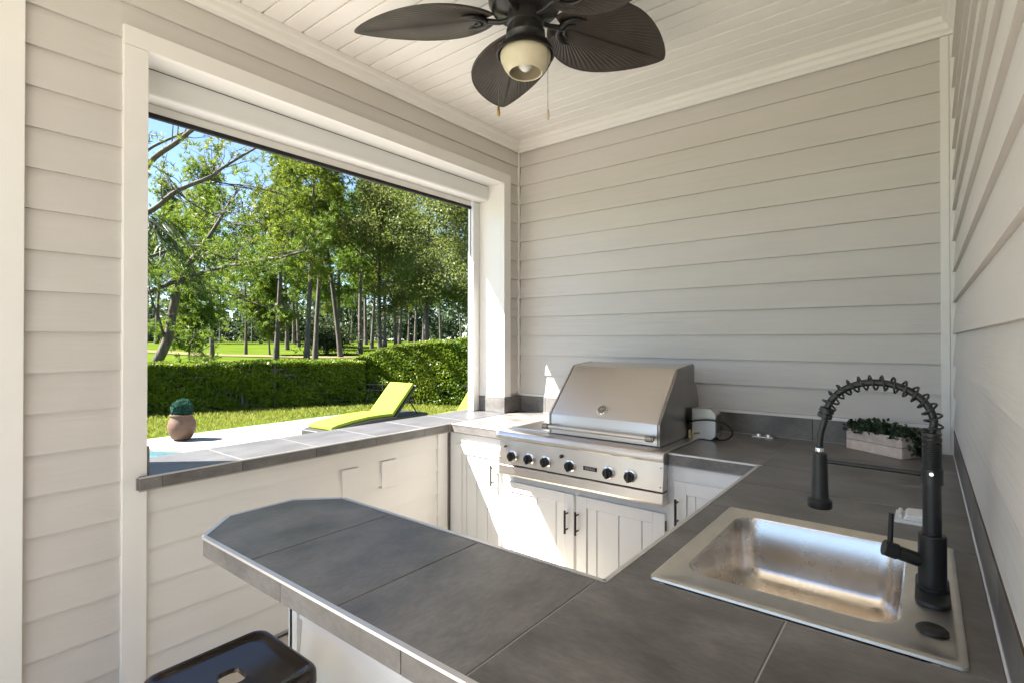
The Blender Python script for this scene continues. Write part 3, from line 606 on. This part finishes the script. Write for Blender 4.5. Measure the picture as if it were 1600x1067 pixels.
# ================================================================ CEILING FAN
FC = Vector((*(at(819, 34, 1)[:2] * 0), 0))
d_ = at(821, 34, 1) - CAM; t_ = (2.80 - CAM[2]) / d_[2]; fcx, fcy = (CAM + d_ * t_)[:2]
fn = thing('ceiling_fan', (fcx, fcy, 2.8), 'dark bronze ceiling fan with palm-leaf blades and cream light bowl', 'ceiling fan')
FO = (fcx, fcy, 0)
MB().lathe([(.085, 3.111), (.09, 3.06), (.10, 3.02), (.135, 2.985), (.15, 2.94), (.15, 2.875), (.135, 2.845), (.10, 2.83), (.06, 2.825)], FO, 40).build('motor_housing', M['bronze'], fn, smooth=35)
MB().lathe([(.072, 2.827), (.075, 2.80), (.075, 2.785), (.068, 2.78), (.068, 2.765), (.078, 2.758), (.080, 2.735), (.066, 2.715), (.055, 2.705), (.053, 2.69), (.04, 2.688)], FO, 36).build('switch_housing', M['bronze'], fn, smooth=35)
MB().lathe([(.04, 2.712), (.075, 2.709), (.104, 2.69), (.117, 2.666), (.118, 2.660), (.113, 2.660), (.10, 2.68), (.06, 2.70)], FO, 40).build('light_rim', M['bronze'], fn, smooth=35)
gb = MB(); n_ = 40
prof = [(.085, 2.692), (.099, 2.672), (.102, 2.660), (.099, 2.64), (.086, 2.612), (.071, 2.592), (.067, 2.589), (.063, 2.592), (.082, 2.616), (.094, 2.641), (.097, 2.659), (.091, 2.674)]
for r, z in prof: gb.v += [(fcx + r * math.cos(2 * math.pi * k / n_), fcy + r * math.sin(2 * math.pi * k / n_), z) for k in range(n_)]
gb.f = [(i * n_ + k, i * n_ + (k + 1) % n_, (i + 1) * n_ + (k + 1) % n_, (i + 1) * n_ + k) for i in range(len(prof) - 1) for k in range(n_)]
gb.build('glass_bowl', M['bowl'], fn, smooth=50)
MB().lathe([(.012, 2.705), (.014, 2.685), (.027, 2.658), (.031, 2.635), (.026, 2.612), (.013, 2.600), (.002, 2.597)], FO, 24).build('light_bulb', M['bulb'], fn, smooth=60)
def blade_mesh():
    """palm-leaf blade: pleats fan out from the root; local +x is outwards"""
    Lb, n = .555, 141; mb = MB(); rootx = -.02
    def outline(a):           # distance from the root to the rim in direction a (radians)
        pass
        def inside(r):
            x, y = r * math.cos(a), abs(r * math.sin(a)); t = (x + .055) / (Lb + .055)
            if t < 0 or t > 1: return False
            wmax = .205 * (math.sin(math.pi * min(t, 1) ** .82) ** .72) * (1 - .12 * t)
            return y < wmax
        best = 0
        for k in range(1300):
            r = .65 * k / 1300
            if inside(r): best = r
        return max(best, .02)
    A = np.linspace(-2.6, 2.6, n)
    A = np.sign(A) * (np.abs(A) / 2.6) ** 1.7 * 2.6
    for i, a in enumerate(A):
        R_ = outline(a)
        for f in (0.02, .25, .5, .75, 1.0):
            zz = (.0013 if i % 2 else -.0013) * min(f * 2.2, 1) * (f < .99) * (1 if abs(a) < 2.4 else 0) - .01 * (f * R_ * math.sin(a) / .15) ** 2 * 0
            mb.v.append((f * R_ * math.cos(a), f * R_ * math.sin(a), zz))
    for i in range(n - 1):
        for j in range(4): mb.f.append((i * 5 + j, (i + 1) * 5 + j, (i + 1) * 5 + j + 1, i * 5 + j + 1))
    rim = [mb.v[i * 5 + 4] for i in range(n)]
    return mb, rim
bm_, rim = blade_mesh()
for i in range(5):
    ang = R(137.1 + 72 * i); pit = R(-13)
    Mb = Matrix.Translation((fcx, fcy, 2.825)) @ Matrix.Rotation(ang, 4, 'Z') @ Matrix.Translation((.175, 0, 0)) @ Matrix.Rotation(pit, 4, 'X') @ Matrix.Rotation(R(5.5 if i == 0 else -7 if i == 3 else .3), 4, 'Y')
    b = MB(); b.v = [tuple(Mb @ Vector(v)) for v in bm_.v]; b.f = bm_.f
    lo = MB(); lo.v = [tuple(Mb @ (Vector(v) + Vector((0, 0, .006)))) for v in bm_.v]; lo.f = bm_.f
    b.v += lo.v; b.f = list(b.f) + [tuple(k + len(bm_.v) for k in f) for f in bm_.f]
    bo = b.build('blade', M['blade'], fn)
    MB().tube([Mb @ (Vector(p) + Vector((0, 0, .003))) for p in rim], .0045, 6).build('rim_binding', M['blade'], bo, smooth=60)
    arm = [(-.11, 0, -.012), (-.07, 0, -.018), (-.03, 0, -.012), (.0, 0, -.010)]
    ir = MB().tube([Mb @ Vector(p) for p in arm], [.011, .010, .012, .012], 8)
    for s_ in (-1, 1):
        ir.tube([Mb @ Vector(p) for p in smoothline([(-.015, 0, -.011), (-.005, s_ * .035, -.010), (.03, s_ * .062, -.009), (.075, s_ * .07, -.008)], 4)], [.011] * 9 + [.009, .007, .005, .003], 8)
        ir.tube([Mb @ Vector(p) for p in smoothline([(.012, 0, -.009), (.02, s_ * .02, -.009), (.045, s_ * .036, -.008)], 4)], [.008] * 5 + [.006] * 3 + [.003], 8)
    ir.build('blade_iron', M['bronze'], bo, smooth=60)
for (px, py0, py1, dz, fm, nm) in ((779, 40, 176, 0, 'brass', 'brass'), (856, 100, 181, 0, 'fob', 'pale')):
    dd = 2.18 if px < 800 else 2.06
    # chain hangs straight down from the switch housing
    p1 = at(px, py1, dd); r_ = math.hypot(p1[0] - fcx, p1[1] - fcy)
    ch = MB().tube([(fcx, fcy, 2.75), (p1[0], p1[1], 2.744), (p1[0], p1[1], p1[2] + .02)], .0011, 6).build('pull_chain', M['steel_dark'], fn)
    MB().lathe([(.002, .026), (.005, .02), (.0065, .0), (.006, -.012), (.003, -.017)], p1, 12).build('chain_fob', M[fm], ch, smooth=50)
# ================================================================ STOOL
st = thing('metal_stool', (1.185, -2.775, 0), 'glossy dark metal stool with a handle slot in the seat', 'stool')
sx, sy, sz = 1.185, -2.772, .66
m_ = MB(); hp = [(sx + x, sy + y) for x, y in rrect(-.034, .034, -.028, .028, .02, 5)]
seq = [(.118, .035, sz - .0105), (.136, .035, sz - .009), (.142, .036, sz - .003), (.149, .036, sz), (.156, .037, sz - .003), (.160, .038, sz - .012), (.161, .038, sz - .04)]
rr = [(hp, sz - .022), ([(sx + (x - sx) * 1.06, sy + (y - sy) * 1.06) for x, y in hp], sz - .0105)] + [([(sx + x, sy + y) for x, y in rrect(-h, h, -h, h, r, 5)], z) for h, r, z in seq]
rings(m_, rr); m_.build('seat', M['stool'], st, smooth=50)
for ax_, ay_ in ((-1, -1), (1, -1), (1, 1), (-1, 1)):
    T0 = Vector((sx + ax_ * .140, sy + ay_ * .140, sz - .03)); T1 = Vector((sx + ax_ * .205, sy + ay_ * .205, .012))
    a = Vector((-ax_ * .038, 0, 0)); b = Vector((0, -ay_ * .038, 0)); nx_ = Vector((ax_, ay_, 0)) * .004
    lg = MB(); lg.v = [tuple(p) for p in (T0 + a * .9, T0 + nx_, T0 + b * .9, T1 + a * .55, T1 + nx_, T1 + b * .55, T0 + a * .9 - nx_, T0 - nx_, T0 + b * .9 - nx_, T1 + a * .55 - nx_, T1 - nx_, T1 + b * .55 - nx_)]
    lg.f = [(0, 1, 4, 3), (1, 2, 5, 4), (6, 7, 10, 9), (7, 8, 11, 10), (0, 3, 9, 6), (2, 5, 11, 8), (0, 1, 7, 6), (1, 2, 8, 7), (3, 4, 10, 9), (4, 5, 11, 10)]
    l_ = lg.build('leg', M['stool'], st)
    MB().lathe([(.016, 0), (.016, .014), (.012, .016)], (T1.x, T1.y, 0), 12).build('rubber_foot', M['cord'], l_)
for h, e in ((.24, .178), (.40, .164)):
    for s_ in (-1, 1):
        MB().box(sx - e, sx + e, sy + s_ * e - .004, sy + s_ * e + .004, h, h + .022).build('rung', M['stool'], st)
        MB().box(sx + s_ * e - .004, sx + s_ * e + .004, sy - e + .005, sy + e - .005, h + .03, h + .052).build('rung', M['stool'], st)
# ================================================================ GARDEN
KP = .8
pt = thing('clay_pot', (-6.36, -.2, 0), 'round brown clay pot holding a teal ball shrub by the pool', 'plant pot')
PXc, PYc = -6.36, -.2
MB().lathe([(r_ * KP, z * KP) for r_, z in [(.13, .0), (.17, .03), (.225, .15), (.24, .25), (.225, .35), (.185, .43), (.185, .445), (.205, .455), (.205, .475), (.18, .48), (.16, .44)]], (PXc, PYc, 0), 36).build('pot', M['pot'], pt, smooth=50)
MB().lathe([(.13, .32), (.128, .362), (.01, .364)], (PXc, PYc, 0), 20).build('soil', M['soil'], pt)
tb = thing('ball_shrub', (PXc, PYc, .36), 'teal green clipped ball shrub growing in the clay pot', 'shrub')
n = 5200; dv = RNG.normal(size=(n, 3)); dv /= np.linalg.norm(dv, axis=1, keepdims=True); rad = .142 * (.80 + .2 * RNG.random(n)) * (1 + .08 * np.sin(dv[:, 0] * 7) * np.sin(dv[:, 2] * 8 + 1))
leafcloud('foliage', np.array([PXc, PYc, 0.468]) + dv * rad[:, None], .032, M['topiary'], tb, aspect=.4, dirs=dv + RNG.normal(size=(n, 3)) * .6)
MB().lathe([(.01, -.11), (.08, -.08), (.11, 0), (.08, .08), (.01, .11)], (PXc, PYc, .468), 16).tube([(PXc, PYc, .35), (PXc, PYc, .42)], .03, 8).build('stem', M['soil'], tb, smooth=60)
def lounger(loc, label):
    lo_ = thing('sun_lounger', (0, 0, 0), label, 'lounger', 'lime loungers on the patio')
    W2 = .265
    prof = [(-.0, .262), (.10, .285), (.35, .315), (.65, .335), (.95, .335), (1.15, .325)]
    top = [(-.075, .245)] + [(y_, z) for y_, z in prof]; bot = [(y_, z - .085) for y_, z in prof][::-1] + [(-.075, .17)]
    MB().prism(top + bot, 'x', -W2 - .05, W2 + .05).build('wicker_frame', M['wicker'], lo_, bevel=.008)
    MB().box(-W2 - .05, W2 + .05, 1.15, 1.85, .24, .315).build('wicker_base', M['wicker'], lo_, bevel=.008)
    for x in (-W2, W2):
        for y_ in (.12, 1.7): MB().prism([(y_ - .03, 0), (y_ + .03, 0), (y_ + .03, .272), (y_ - .03, .272)], 'x', x - .025, x + .025).build('leg', M['wicker'], lo_, bevel=.005)
    th = .055
    MB().prism([(y_, z + .002) for y_, z in prof] + [(y_, z + th) for y_, z in prof][::-1], 'x', -W2, W2).build('seat_cushion', M['lime'], lo_, bevel=.018, seg=3, smooth=50)
    a = R(45); u = Vector((0, math.cos(a), math.sin(a))); nn = Vector((0, -math.sin(a), math.cos(a))); p0 = Vector((0, 1.14, .33))
    q = [p0, p0 + u * .64, p0 + u * .64 + nn * th, p0 + nn * th]
    MB().prism([(v.y, v.z) for v in q], 'x', -W2, W2).build('back_cushion', M['lime'], lo_, bevel=.018, seg=3, smooth=50)
    q = [p0 - nn * .035, p0 + u * .65 - nn * .035, p0 + u * .65 - nn * .003, p0 - nn * .003]
    MB().prism([(v.y, v.z) for v in q], 'x', -W2 - .03, W2 + .03).build('backrest', M['wicker'], lo_, bevel=.006)
    for x in (-W2, W2):
        MB().tube([(x, p0.y + u.y * .42, p0.z + u.z * .42 - .03), (x, p0.y + .52, .31)], .011, 8).build('back_strut', M['bronze'], lo_)
    lo_.location = loc; return lo_
l1 = lounger((-4.09, .73, 0), 'lime cushioned wicker lounger with raised back by the pool'); l1.rotation_euler.z = R(4)
l2 = lounger((-2.99, 1.59, 0), 'lime lounger mostly hidden behind the right window jamb'); l2.rotation_euler.z = R(4)
# hedges -----------------------------------------------------------------
def hedge(name, line, h0, h1, th, n, label, m='hedge'):
    """line: list of base points; heights run from h0 to h1"""
    hd_ = thing(name, (*line[0], 0), label, 'hedge'); P = np.array(line, float); seg = np.linalg.norm(np.diff(P, axis=0), axis=1); L_ = seg.sum(); cum = np.r_[0, np.cumsum(seg)]
    def frame(s):
        k = np.clip(np.searchsorted(cum, s, side='right') - 1, 0, len(seg) - 1); t = (P[k + 1] - P[k]) / seg[k][:, None]; nn = np.column_stack([t[:, 1], -t[:, 0]])
        return P[k] + t * (s - cum[k])[:, None], nn
    s = RNG.uniform(0, L_, n); b, nn = frame(s); hh = np.interp(s, h0, h1) * (1 + .012 * np.sin(s * 2.3) + .01 * np.sin(s * 7.1))
    u = RNG.random(n); face = RNG.random(n)
    off = np.where(face < .62, th * (.5 + .05 * np.sin(s * 3.1 + u * 6) + .04 * np.sin(s * 11 + u * 17)) - np.abs(RNG.normal(size=n)) * .07, RNG.uniform(-.5, .5, n) * th)
    z = np.where(face < .62, hh * u ** .9, hh + RNG.normal(size=n) * .022 - np.abs(RNG.normal(size=n)) * .02)
    holes = (np.sin(s * 4.7 + 3 * np.sin(z * 5)) * np.sin(z * 9 + s * 2.2) > .9) & (face < .62) & (z < hh * .6)
    keep = ~holes
    pts = np.column_stack([b + nn * off[:, None], z])[keep]
    d = RNG.normal(size=(keep.sum(), 3)); d[:, 2] = np.abs(d[:, 2]) * .6 ; d[:, :2] += nn[keep] * .6
    leafcloud('foliage', pts, .05, M[m], hd_, aspect=.62, dirs=RNG.normal(size=pts.shape), norm=np.column_stack([nn[keep] * .75, np.full(keep.sum(), .7)]))
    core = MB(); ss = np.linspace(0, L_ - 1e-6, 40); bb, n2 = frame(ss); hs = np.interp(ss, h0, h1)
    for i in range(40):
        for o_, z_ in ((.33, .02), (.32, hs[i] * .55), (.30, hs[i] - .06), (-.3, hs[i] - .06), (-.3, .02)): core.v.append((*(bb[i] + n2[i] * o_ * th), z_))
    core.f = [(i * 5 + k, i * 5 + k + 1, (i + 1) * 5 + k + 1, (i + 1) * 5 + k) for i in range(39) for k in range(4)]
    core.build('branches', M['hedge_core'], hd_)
    return hd_
HL = [(-10.6, -3.0), (-10.1, .3), (-9.0, 2.6), (-8.1, 4.35)]
hedge('hedge', HL, [0, 9], [.99, 1.03], .75, 90000, 'low clipped hedge behind the fence, left of the lounger')
HR = [(-8.35, 4.45), (-6.9, 5.15), (-5.2, 5.95), (-2.5, 7.2)]
hedge('hedge', HR, [0, .7, 1.6, 3, 7], [1.04, 1.27, 1.44, 1.53, 1.56], .85, 90000, 'taller rounded hedge behind the lounger')
# metal fence in front of the low hedge
def fence(line, h, label):
    f_ = thing('metal_fence', (*line[0], 0), label, 'fence'); P = np.array(line, float)
    for a, b in zip(P, P[1:]):
        L_ = np.linalg.norm(b - a); t = (b - a) / L_; n = int(L_ / .105)
        for z in (.12, h - .16, h - .03): MB().tube([(*a, z), (*b, z)], .013, 4).build('rail', M['fence'], f_)
        for k in range(n + 1):
            p = a + t * L_ * k / n
            if k % 17 == 0: MB().box(p[0] - .027, p[0] + .027, p[1] - .027, p[1] + .027, 0, h + .05).build('post', M['fence'], f_)
            else: MB().box(p[0] - .008, p[0] + .008, p[1] - .008, p[1] + .008, .06, h).build('picket', M['fence'], f_)
FL = [(-10.30, -1.6), (-9.80, .28), (-8.71, 2.47), (-7.93, 4.03)]
fence(FL, .90, 'dark metal picket fence half buried in the low hedge')
fence([(-7.97, 4.09), (-6.70, 4.85), (-4.78, 5.75)], .5, 'dark low picket fence at the foot of the taller hedge')
# grass strip
n = 60000; gx = RNG.uniform(-10.3, -4.0, n); gy = RNG.uniform(-2.0, 5.6, n)
ok = ((gx < PX0 + .04 * np.sin(gy * 5)) | (gy > PY1 + .04 * np.sin(gx * 5)))
gx, gy = gx[ok], gy[ok]; h = RNG.uniform(.035, .085, len(gx))
leafcloud('grass', np.column_stack([gx, gy, h * .5 - .01]), h * 1.1, M['grass'], aspect=.16, dirs=np.column_stack([RNG.normal(size=(len(gx), 2)) * .45, np.ones(len(gx))]), org=(-7, 1, 0))['label'] = 'short grass strip between patio and hedge'
bpy.data.objects['grass']['kind'] = 'stuff'; bpy.data.objects['grass']['category'] = 'grass'
# trees ------------------------------------------------------------------
def needles(tufts, dirs, rng, n=13, ln=.30):
    """needle bundles at tuft points -> centres and long axes"""
    T_ = np.repeat(tufts, n, 0); D = np.repeat(dirs, n, 0); v = rng.normal(size=T_.shape); v /= np.linalg.norm(v, axis=1, keepdims=True); d = v + D * .9; d /= np.linalg.norm(d, axis=1, keepdims=True)
    return T_ + d * ln * .42, d
def make_tree(kind, H, f0, spread, seed, dens=1.0, lean=0.0):
    """trunk (with limbs) and crown meshes in local coordinates"""
    rng = np.random.default_rng(seed); root = thing('x', (0, 0, 0), 't', 't'); r0 = .0115 * H if kind == 'pine' else .016 * H
    ph = rng.uniform(0, 6.3); bend = H * .018
    cen = lambda t: np.array([bend * math.sin(3 * t + ph) + lean * t * H, bend * math.cos(2.4 * t + ph) - bend * math.cos(ph), t * H])
    tr = MB().tube([cen(t) for t in np.linspace(0, 1, 12)], [r0 * (1.25 if t < .02 else 1 - .86 * t) for t in np.linspace(0, 1, 12)], 8)
    tufts, dirs, lv = [], [], []
    nl = int((26 if kind == 'pine' else 20) * dens)
    for k in range(nl):
        t = f0 + (1 - f0) * (k + rng.random()) / nl; b = cen(min(t, .99)); az = rng.uniform(0, 6.283)
        q = (t - f0) / (1 - f0); prof = math.sin(math.pi * (.12 + .86 * q)) ** .7 if kind != 'pine' else (1 - .75 * q) * (.55 + .45 * min(q * 5, 1))
        L_ = spread * prof * rng.uniform(.65, 1.1); up_ = rng.uniform(.05, .45) if kind == 'pine' else rng.uniform(.1, .7)
        d = np.array([math.cos(az), math.sin(az), up_]); pts = [b, b + d * L_ * .4 + [0, 0, -.02 * L_], b + d * L_ * .75 + [0, 0, .04 * L_], b + d * L_ + [0, 0, .15 * L_]]
        tr.tube(pts, [r0 * .32 * (1 - .6 * q), r0 * .2 * (1 - .5 * q), .02, .008], 5, cap=False)
        nc = int((9 if kind == 'pine' else 7) * (L_ / spread + .45))
        for j in range(nc):
            s_ = rng.uniform(.3, 1.05); p = b + d * L_ * s_ + rng.normal(size=3) * L_ * .13 + [0, 0, .1 * L_ * s_]
            tr.tube([b + d * L_ * s_ * .8, p], [.014, .006], 4, cap=False)
            if kind == 'pine':
                for _ in range(8):
                    q_ = p + rng.normal(size=3) * [.34, .34, .2]; e = q_ - (b + d * L_ * s_ * .7); tufts.append(q_); dirs.append(e / (np.linalg.norm(e) + 1e-6) + [0, 0, .3])
            else:
                n = 85; v = rng.normal(size=(n, 3)) * [.42, .42, .30]; lv.append(p + v)
    tk = tr.build('trunk', M['bark'], root, smooth=60)
    if kind == 'pine':
        c, d = needles(np.array(tufts), np.array(dirs), rng, 15); leafcloud('crown', c, .29, M['pine'], root, aspect=.14, dirs=d, rng=rng)
    else:
        lv = np.vstack(lv); leafcloud('crown', lv, .17, M['oak'], root, aspect=.6, rng=rng, dirs=rng.normal(size=lv.shape), norm=np.tile([0, 0, .8], (len(lv), 1)))
    return root
protos = {}
def proto(key, *a, **k):
    protos[key] = [make_tree(*a, **k), False]
proto('p0', 'pine', 15, .34, 3.1, 11); proto('p1', 'pine', 17, .42, 3.0, 12, 1.1); proto('p2', 'pine', 14, .30, 3.4, 13, 1.0); proto('p3', 'pine', 18, .52, 2.8, 14, .9, lean=.07)
proto('y0', 'pine', 7.5, .22, 2.3, 31, 1.0); proto('o0', 'oak', 12, .22, 4.2, 21, 1.5); proto('o1', 'oak', 13, .30, 3.8, 22, 1.5)
def place(key, px, d, name, label, cat='tree', s=1.0, rz=None, group=None):
    pr = protos[key]; root = pr[0]
    if pr[1]: root = copy_tree(root)
    pr[1] = True
    p = at(px, 530, d); root.location = (p[0], p[1], ground(p[0], p[1]) - .05); root.name = name
    root.rotation_euler.z = rz if rz is not None else (px * 1.7) % 6.28; root.scale = (s, s, s)
    tag(root, label, cat, group); return root
G = 'pines on the golf lawn'
trees = [
 ('p2', 328, 29, .80, 'bushy young pine standing between the leaning tree and the small lawn pine'),
 ('p0', 381, 38, .66, 'small slender pine alone on the open lawn'),
 ('p1', 434, 31, .86, 'stout dark pine, first of the cluster right of the open lawn'),
 ('p0', 447, 46, 1.0, 'thin pine just behind the stout dark pine'),
 ('p2', 464, 52, 1.1, 'thin pine between the stout dark pine and the thick grey pine'),
 ('p0', 478, 29, .92, 'thick pale-trunked pine in the middle of the opening'),
 ('p1', 497, 34, .84, 'straight dark pine just right of the thick pale-trunked pine'),
 ('p3', 527, 36, .80, 'pine with a slanting pale trunk, crossing its upright neighbour'),
 ('p2', 528, 46, 1.0, 'upright pine behind the slanting pale trunk'),
 ('p1', 568, 41, .92, 'grey pine where the hedge starts to rise'),
 ('p0', 575, 60, 1.15, 'very thin pine right beside the grey pine'),
 ('p2', 584, 50, 1.1, 'dark pine above the rising shoulder of the hedge'),
 ('p1', 605, 52, 1.0, 'dark straight pine above the lounger backrest'),
 ('p0', 620, 48, 1.0, 'thicker dark pine of the pair above the lounger'),
 ('p1', 626, 58, 1.1, 'thinner dark pine of the pair above the lounger'),
 ('p2', 651, 56, 1.0, 'lone dark trunk in front of the oak foliage'),
 ('p0', 663, 75, 1.2, 'faint thin pine far behind the oaks'),
 ('p1', 250, 60, 1.1, 'far pine behind the leaning tree'),
 ('p3', 300, 66, 1.1, 'far pine between the leaning tree and bushy pine'),
 ('p2', 405, 62, 1.05, 'far pine behind the open lawn'),
]
for key, px, d, s, lab in trees: place(key, px, d, 'pine_tree', lab, s=s, group=G)
for px, d, s, lab in [(296, 25, .62, 'bushy young pine with low foliage beside the leaning trunk'), (420, 38, .8, 'low bushy pine in front of the stout dark pine')]:
    place('y0', px, d, 'young_pine', lab, s=s, group='young pines beyond the hedge')
for k, px in enumerate((226, 275, 345, 392, 455, 512, 548, 593, 640, 690, 720, 742)):
    place(('p0', 'p1', 'p2')[k % 3], px, 70 + (k * 37) % 29, 'pine_tree', 'distant pine in the far belt, %s from the left casing' % ('first second third fourth fifth sixth seventh eighth ninth tenth eleventh twelfth'.split()[k]), s=.95 + .3 * ((k * 7) % 5) / 5, group='distant pines')
for key, px, d, s, lab in [('o0', 596, 36, .98, 'broad oak with olive foliage, leftmost of the three oaks'), ('o1', 668, 33, .95, 'broad oak with dense olive foliage, middle of the three oaks'), ('o0', 742, 31, .95, 'broad oak partly hidden by the right window jamb')]:
    place(key, px, d, 'oak_tree', lab, s=s, group='oaks behind the tall hedge')
# leaning near tree, limbs traced with depth
def near_tree(name, label, limbs, seed, leafn, m='near', palm=None, org=None):
    rng = np.random.default_rng(seed); P0 = at(*limbs[0][0][0][:2], limbs[0][0][0][2]); t_ = thing(name, (P0[0], P0[1], 0), label, 'tree')
    tr = MB(); tufts = []; dirs = []; leaves = []
    for pts, r0, r1, tw in limbs:
        w_ = smoothline([at(*p) for p in pts], 5); n = len(w_); rr_ = [.78 * (r0 + (r1 - r0) * i / (n - 1)) for i in range(n)]
        tr.tube(w_, rr_, 8)
        for k in range(tw):
            i = rng.integers(n // 4, n); b = np.array(w_[i]); tg = np.array(w_[min(i + 1, n - 1)]) - np.array(w_[max(i - 1, 0)]); tg /= np.linalg.norm(tg)
            d = tg * rng.uniform(.2, .9) + rng.normal(size=3) * .6 + [0, 0, .12]; d /= np.linalg.norm(d); L_ = rng.uniform(.5, 1.6)
            q = [b, b + d * L_ * .5 + rng.normal(size=3) * .06, b + d * L_ + rng.normal(size=3) * .1 + [0, 0, -.05]]
            tr.tube(q, [.016, .010, .005], 5, cap=False)
            for j in range(3):
                s_ = rng.uniform(.35, 1); e = q[0] + (q[2] - q[0]) * s_; d2 = d + rng.normal(size=3) * .8; d2 /= np.linalg.norm(d2); f = e + d2 * rng.uniform(.2, .5)
                tr.tube([e, f], [.007, .003], 4, cap=False)
                for _ in range(leafn):
                    tufts.append(f + rng.normal(size=3) * .13); dirs.append(d2 + [0, 0, .2])
    tr.build('trunk', M['bark'], t_, smooth=60)
    c, d = needles(np.array(tufts), np.array(dirs), rng, 14, .19); leafcloud('crown', c, .19, M[m], t_, aspect=.12, dirs=d, rng=rng)
    return t_
D = 17
near_tree('leaning_tree', 'leaning grey-barked tree at the left edge of the opening', [
 ([(222, 606, D), (240, 575, D), (262, 530, D), (271, 480, D), (284, 432, D), (302, 404, D + .2), (318, 384, D + .4), (337, 354, D + .5), (357, 320, D + .8), (372, 298, D + 1)], .24, .03, 16),
 ([(200, 470, D - .6), (234, 456, D - .4), (275, 440, D), (331, 422, D - .3), (397, 409, D - .8), (440, 402, D - 1.2), (478, 392, D - 1.5)], .10, .04, 22),
 ([(316, 385, D + .3), (279, 387, D + .2), (234, 401, D - .2), (205, 410, D - .5)], .08, .04, 10),
 ([(318, 387, D + .3), (347, 403, D + .8), (381, 408, D + 1.2), (420, 425, D + 1.6)], .06, .02, 10),
 ([(276, 455, D), (300, 458, D + .6), (340, 455, D + 1), (380, 468, D + 1.3), (420, 482, D + 1.5)], .06, .02, 12),
 ([(258, 535, D), (249, 500, D - .3), (238, 470, D - .5), (232, 445, D - .6)], .06, .02, 6),
 ([(262, 525, D), (290, 535, D + .5), (318, 552, D + .9), (330, 575, D + 1)], .035, .012, 12),
], 5, 4)
near_tree('bare_limbed_tree', 'tree behind the left casing whose bare limbs reach into the blue sky', [
 ([(170, 622, 14), (175, 500, 14), (180, 400, 14), (190, 340, 14)], .22, .16, 0),
 ([(188, 352, 14), (239, 328, 14), (276, 299, 14), (326, 278, 14.4), (352, 260, 14.6), (394, 235, 15), (430, 215, 15.3)], .10, .025, 15),
 ([(182, 420, 14), (190, 330, 13.6), (233, 256, 13.3), (276, 223, 13), (301, 203, 12.8), (340, 178, 12.6)], .12, .05, 10),
 ([(225, 240, 13.3), (242, 228, 13.3), (287, 208, 13.6), (330, 190, 13.8)], .05, .03, 6),
 ([(276, 299, 14), (300, 318, 14.4), (330, 335, 14.9), (368, 352, 15.2)], .04, .012, 9),
 ([(326, 278, 14.4), (350, 287, 14.8), (385, 290, 15.2), (415, 296, 15.5)], .035, .012, 9),
 ([(233, 256, 13.3), (262, 275, 13.8), (270, 300, 14)], .02, .01, 5),
], 6, 2)
# palm with drooping dark fronds at the left edge
pr_ = np.random.default_rng(9); pb_ = at(205, 600, 12); pa = thing('palm_tree', (pb_[0], pb_[1], 0), 'dark drooping palm fronds beside the left casing', 'tree')
pc = at(212, 342, 12); MB().tube([(pb_[0], pb_[1], 0), (pc[0] + .05, pc[1], 1.6), tuple(pc)], [.16, .13, .1], 10).build('trunk', M['bark'], pa, smooth=60)
for k in range(15):
    az = 2 * math.pi * k / 15 + pr_.uniform(-.2, .2); el = pr_.uniform(-.2, .9); L_ = pr_.uniform(1.2, 1.7); c, d = [], []; rib = []
    for i in range(26):
        t = i / 25; p = pc + np.array([math.cos(az) * L_ * t, math.sin(az) * L_ * t, L_ * (el * t - .95 * t * t)]); rib.append(p)
        if i > 3:
            sd = np.array([-math.sin(az), math.cos(az), 0])
            for s_ in (-1, 1):
                for q in range(2):
                    e = sd * s_ * .6 + np.array([math.cos(az) * .5, math.sin(az) * .5, -.75]) + pr_.normal(size=3) * .12; e /= np.linalg.norm(e); c.append(p + e * .17); d.append(e)
    fr_ = leafcloud('frond', c, .36, M['palm'], pa, aspect=.07, dirs=d, rng=pr_)
    MB().tube(rib[::3], [.012 - .001 * i for i in range(len(rib[::3]))], 4, cap=False).build('midrib', M['bark'], fr_)
# dark shrub between trunks
sp_ = at(511, 530, 40); sh = thing('dark_shrub', (sp_[0], sp_[1], ground(sp_[0], sp_[1])), 'dark rounded shrub between the pine trunks', 'shrub')
v = RNG.normal(size=(4500, 3)) * [.85, .85, .5]; base = np.array([sp_[0], sp_[1], ground(sp_[0], sp_[1]) + 1.15])
leafcloud('foliage', base + v, .26, M['palm'], sh, aspect=.3); MB().tube([(base[0], base[1], base[2] - 1.2), tuple(base)], [.12, .04], 6).build('stem', M['bark'], sh)
# far wood
n = 190; C_ = []
for k in range(n):
    px = RNG.uniform(60, 900); d = RNG.uniform(95, 150); p = at(px, 530, d); hgt = RNG.uniform(4, 12) * (1.3 if px > 480 else .95); z0 = ground(p[0], p[1])
    m_ = 260; v = RNG.normal(size=(m_, 3)); v /= np.linalg.norm(v, axis=1, keepdims=True); v *= (RNG.random(m_) ** .4)[:, None]
    C_.append(np.array([p[0], p[1], z0 + hgt * .5]) + v * [RNG.uniform(2.5, 4.5), RNG.uniform(2.5, 4.5), hgt * .52])
fw = leafcloud('forest', np.vstack(C_), .95, M['far'], aspect=.6, org=(-90, 90, 0)); tag(fw, 'distant wood closing off the golf lawn', 'wood', kind='stuff')
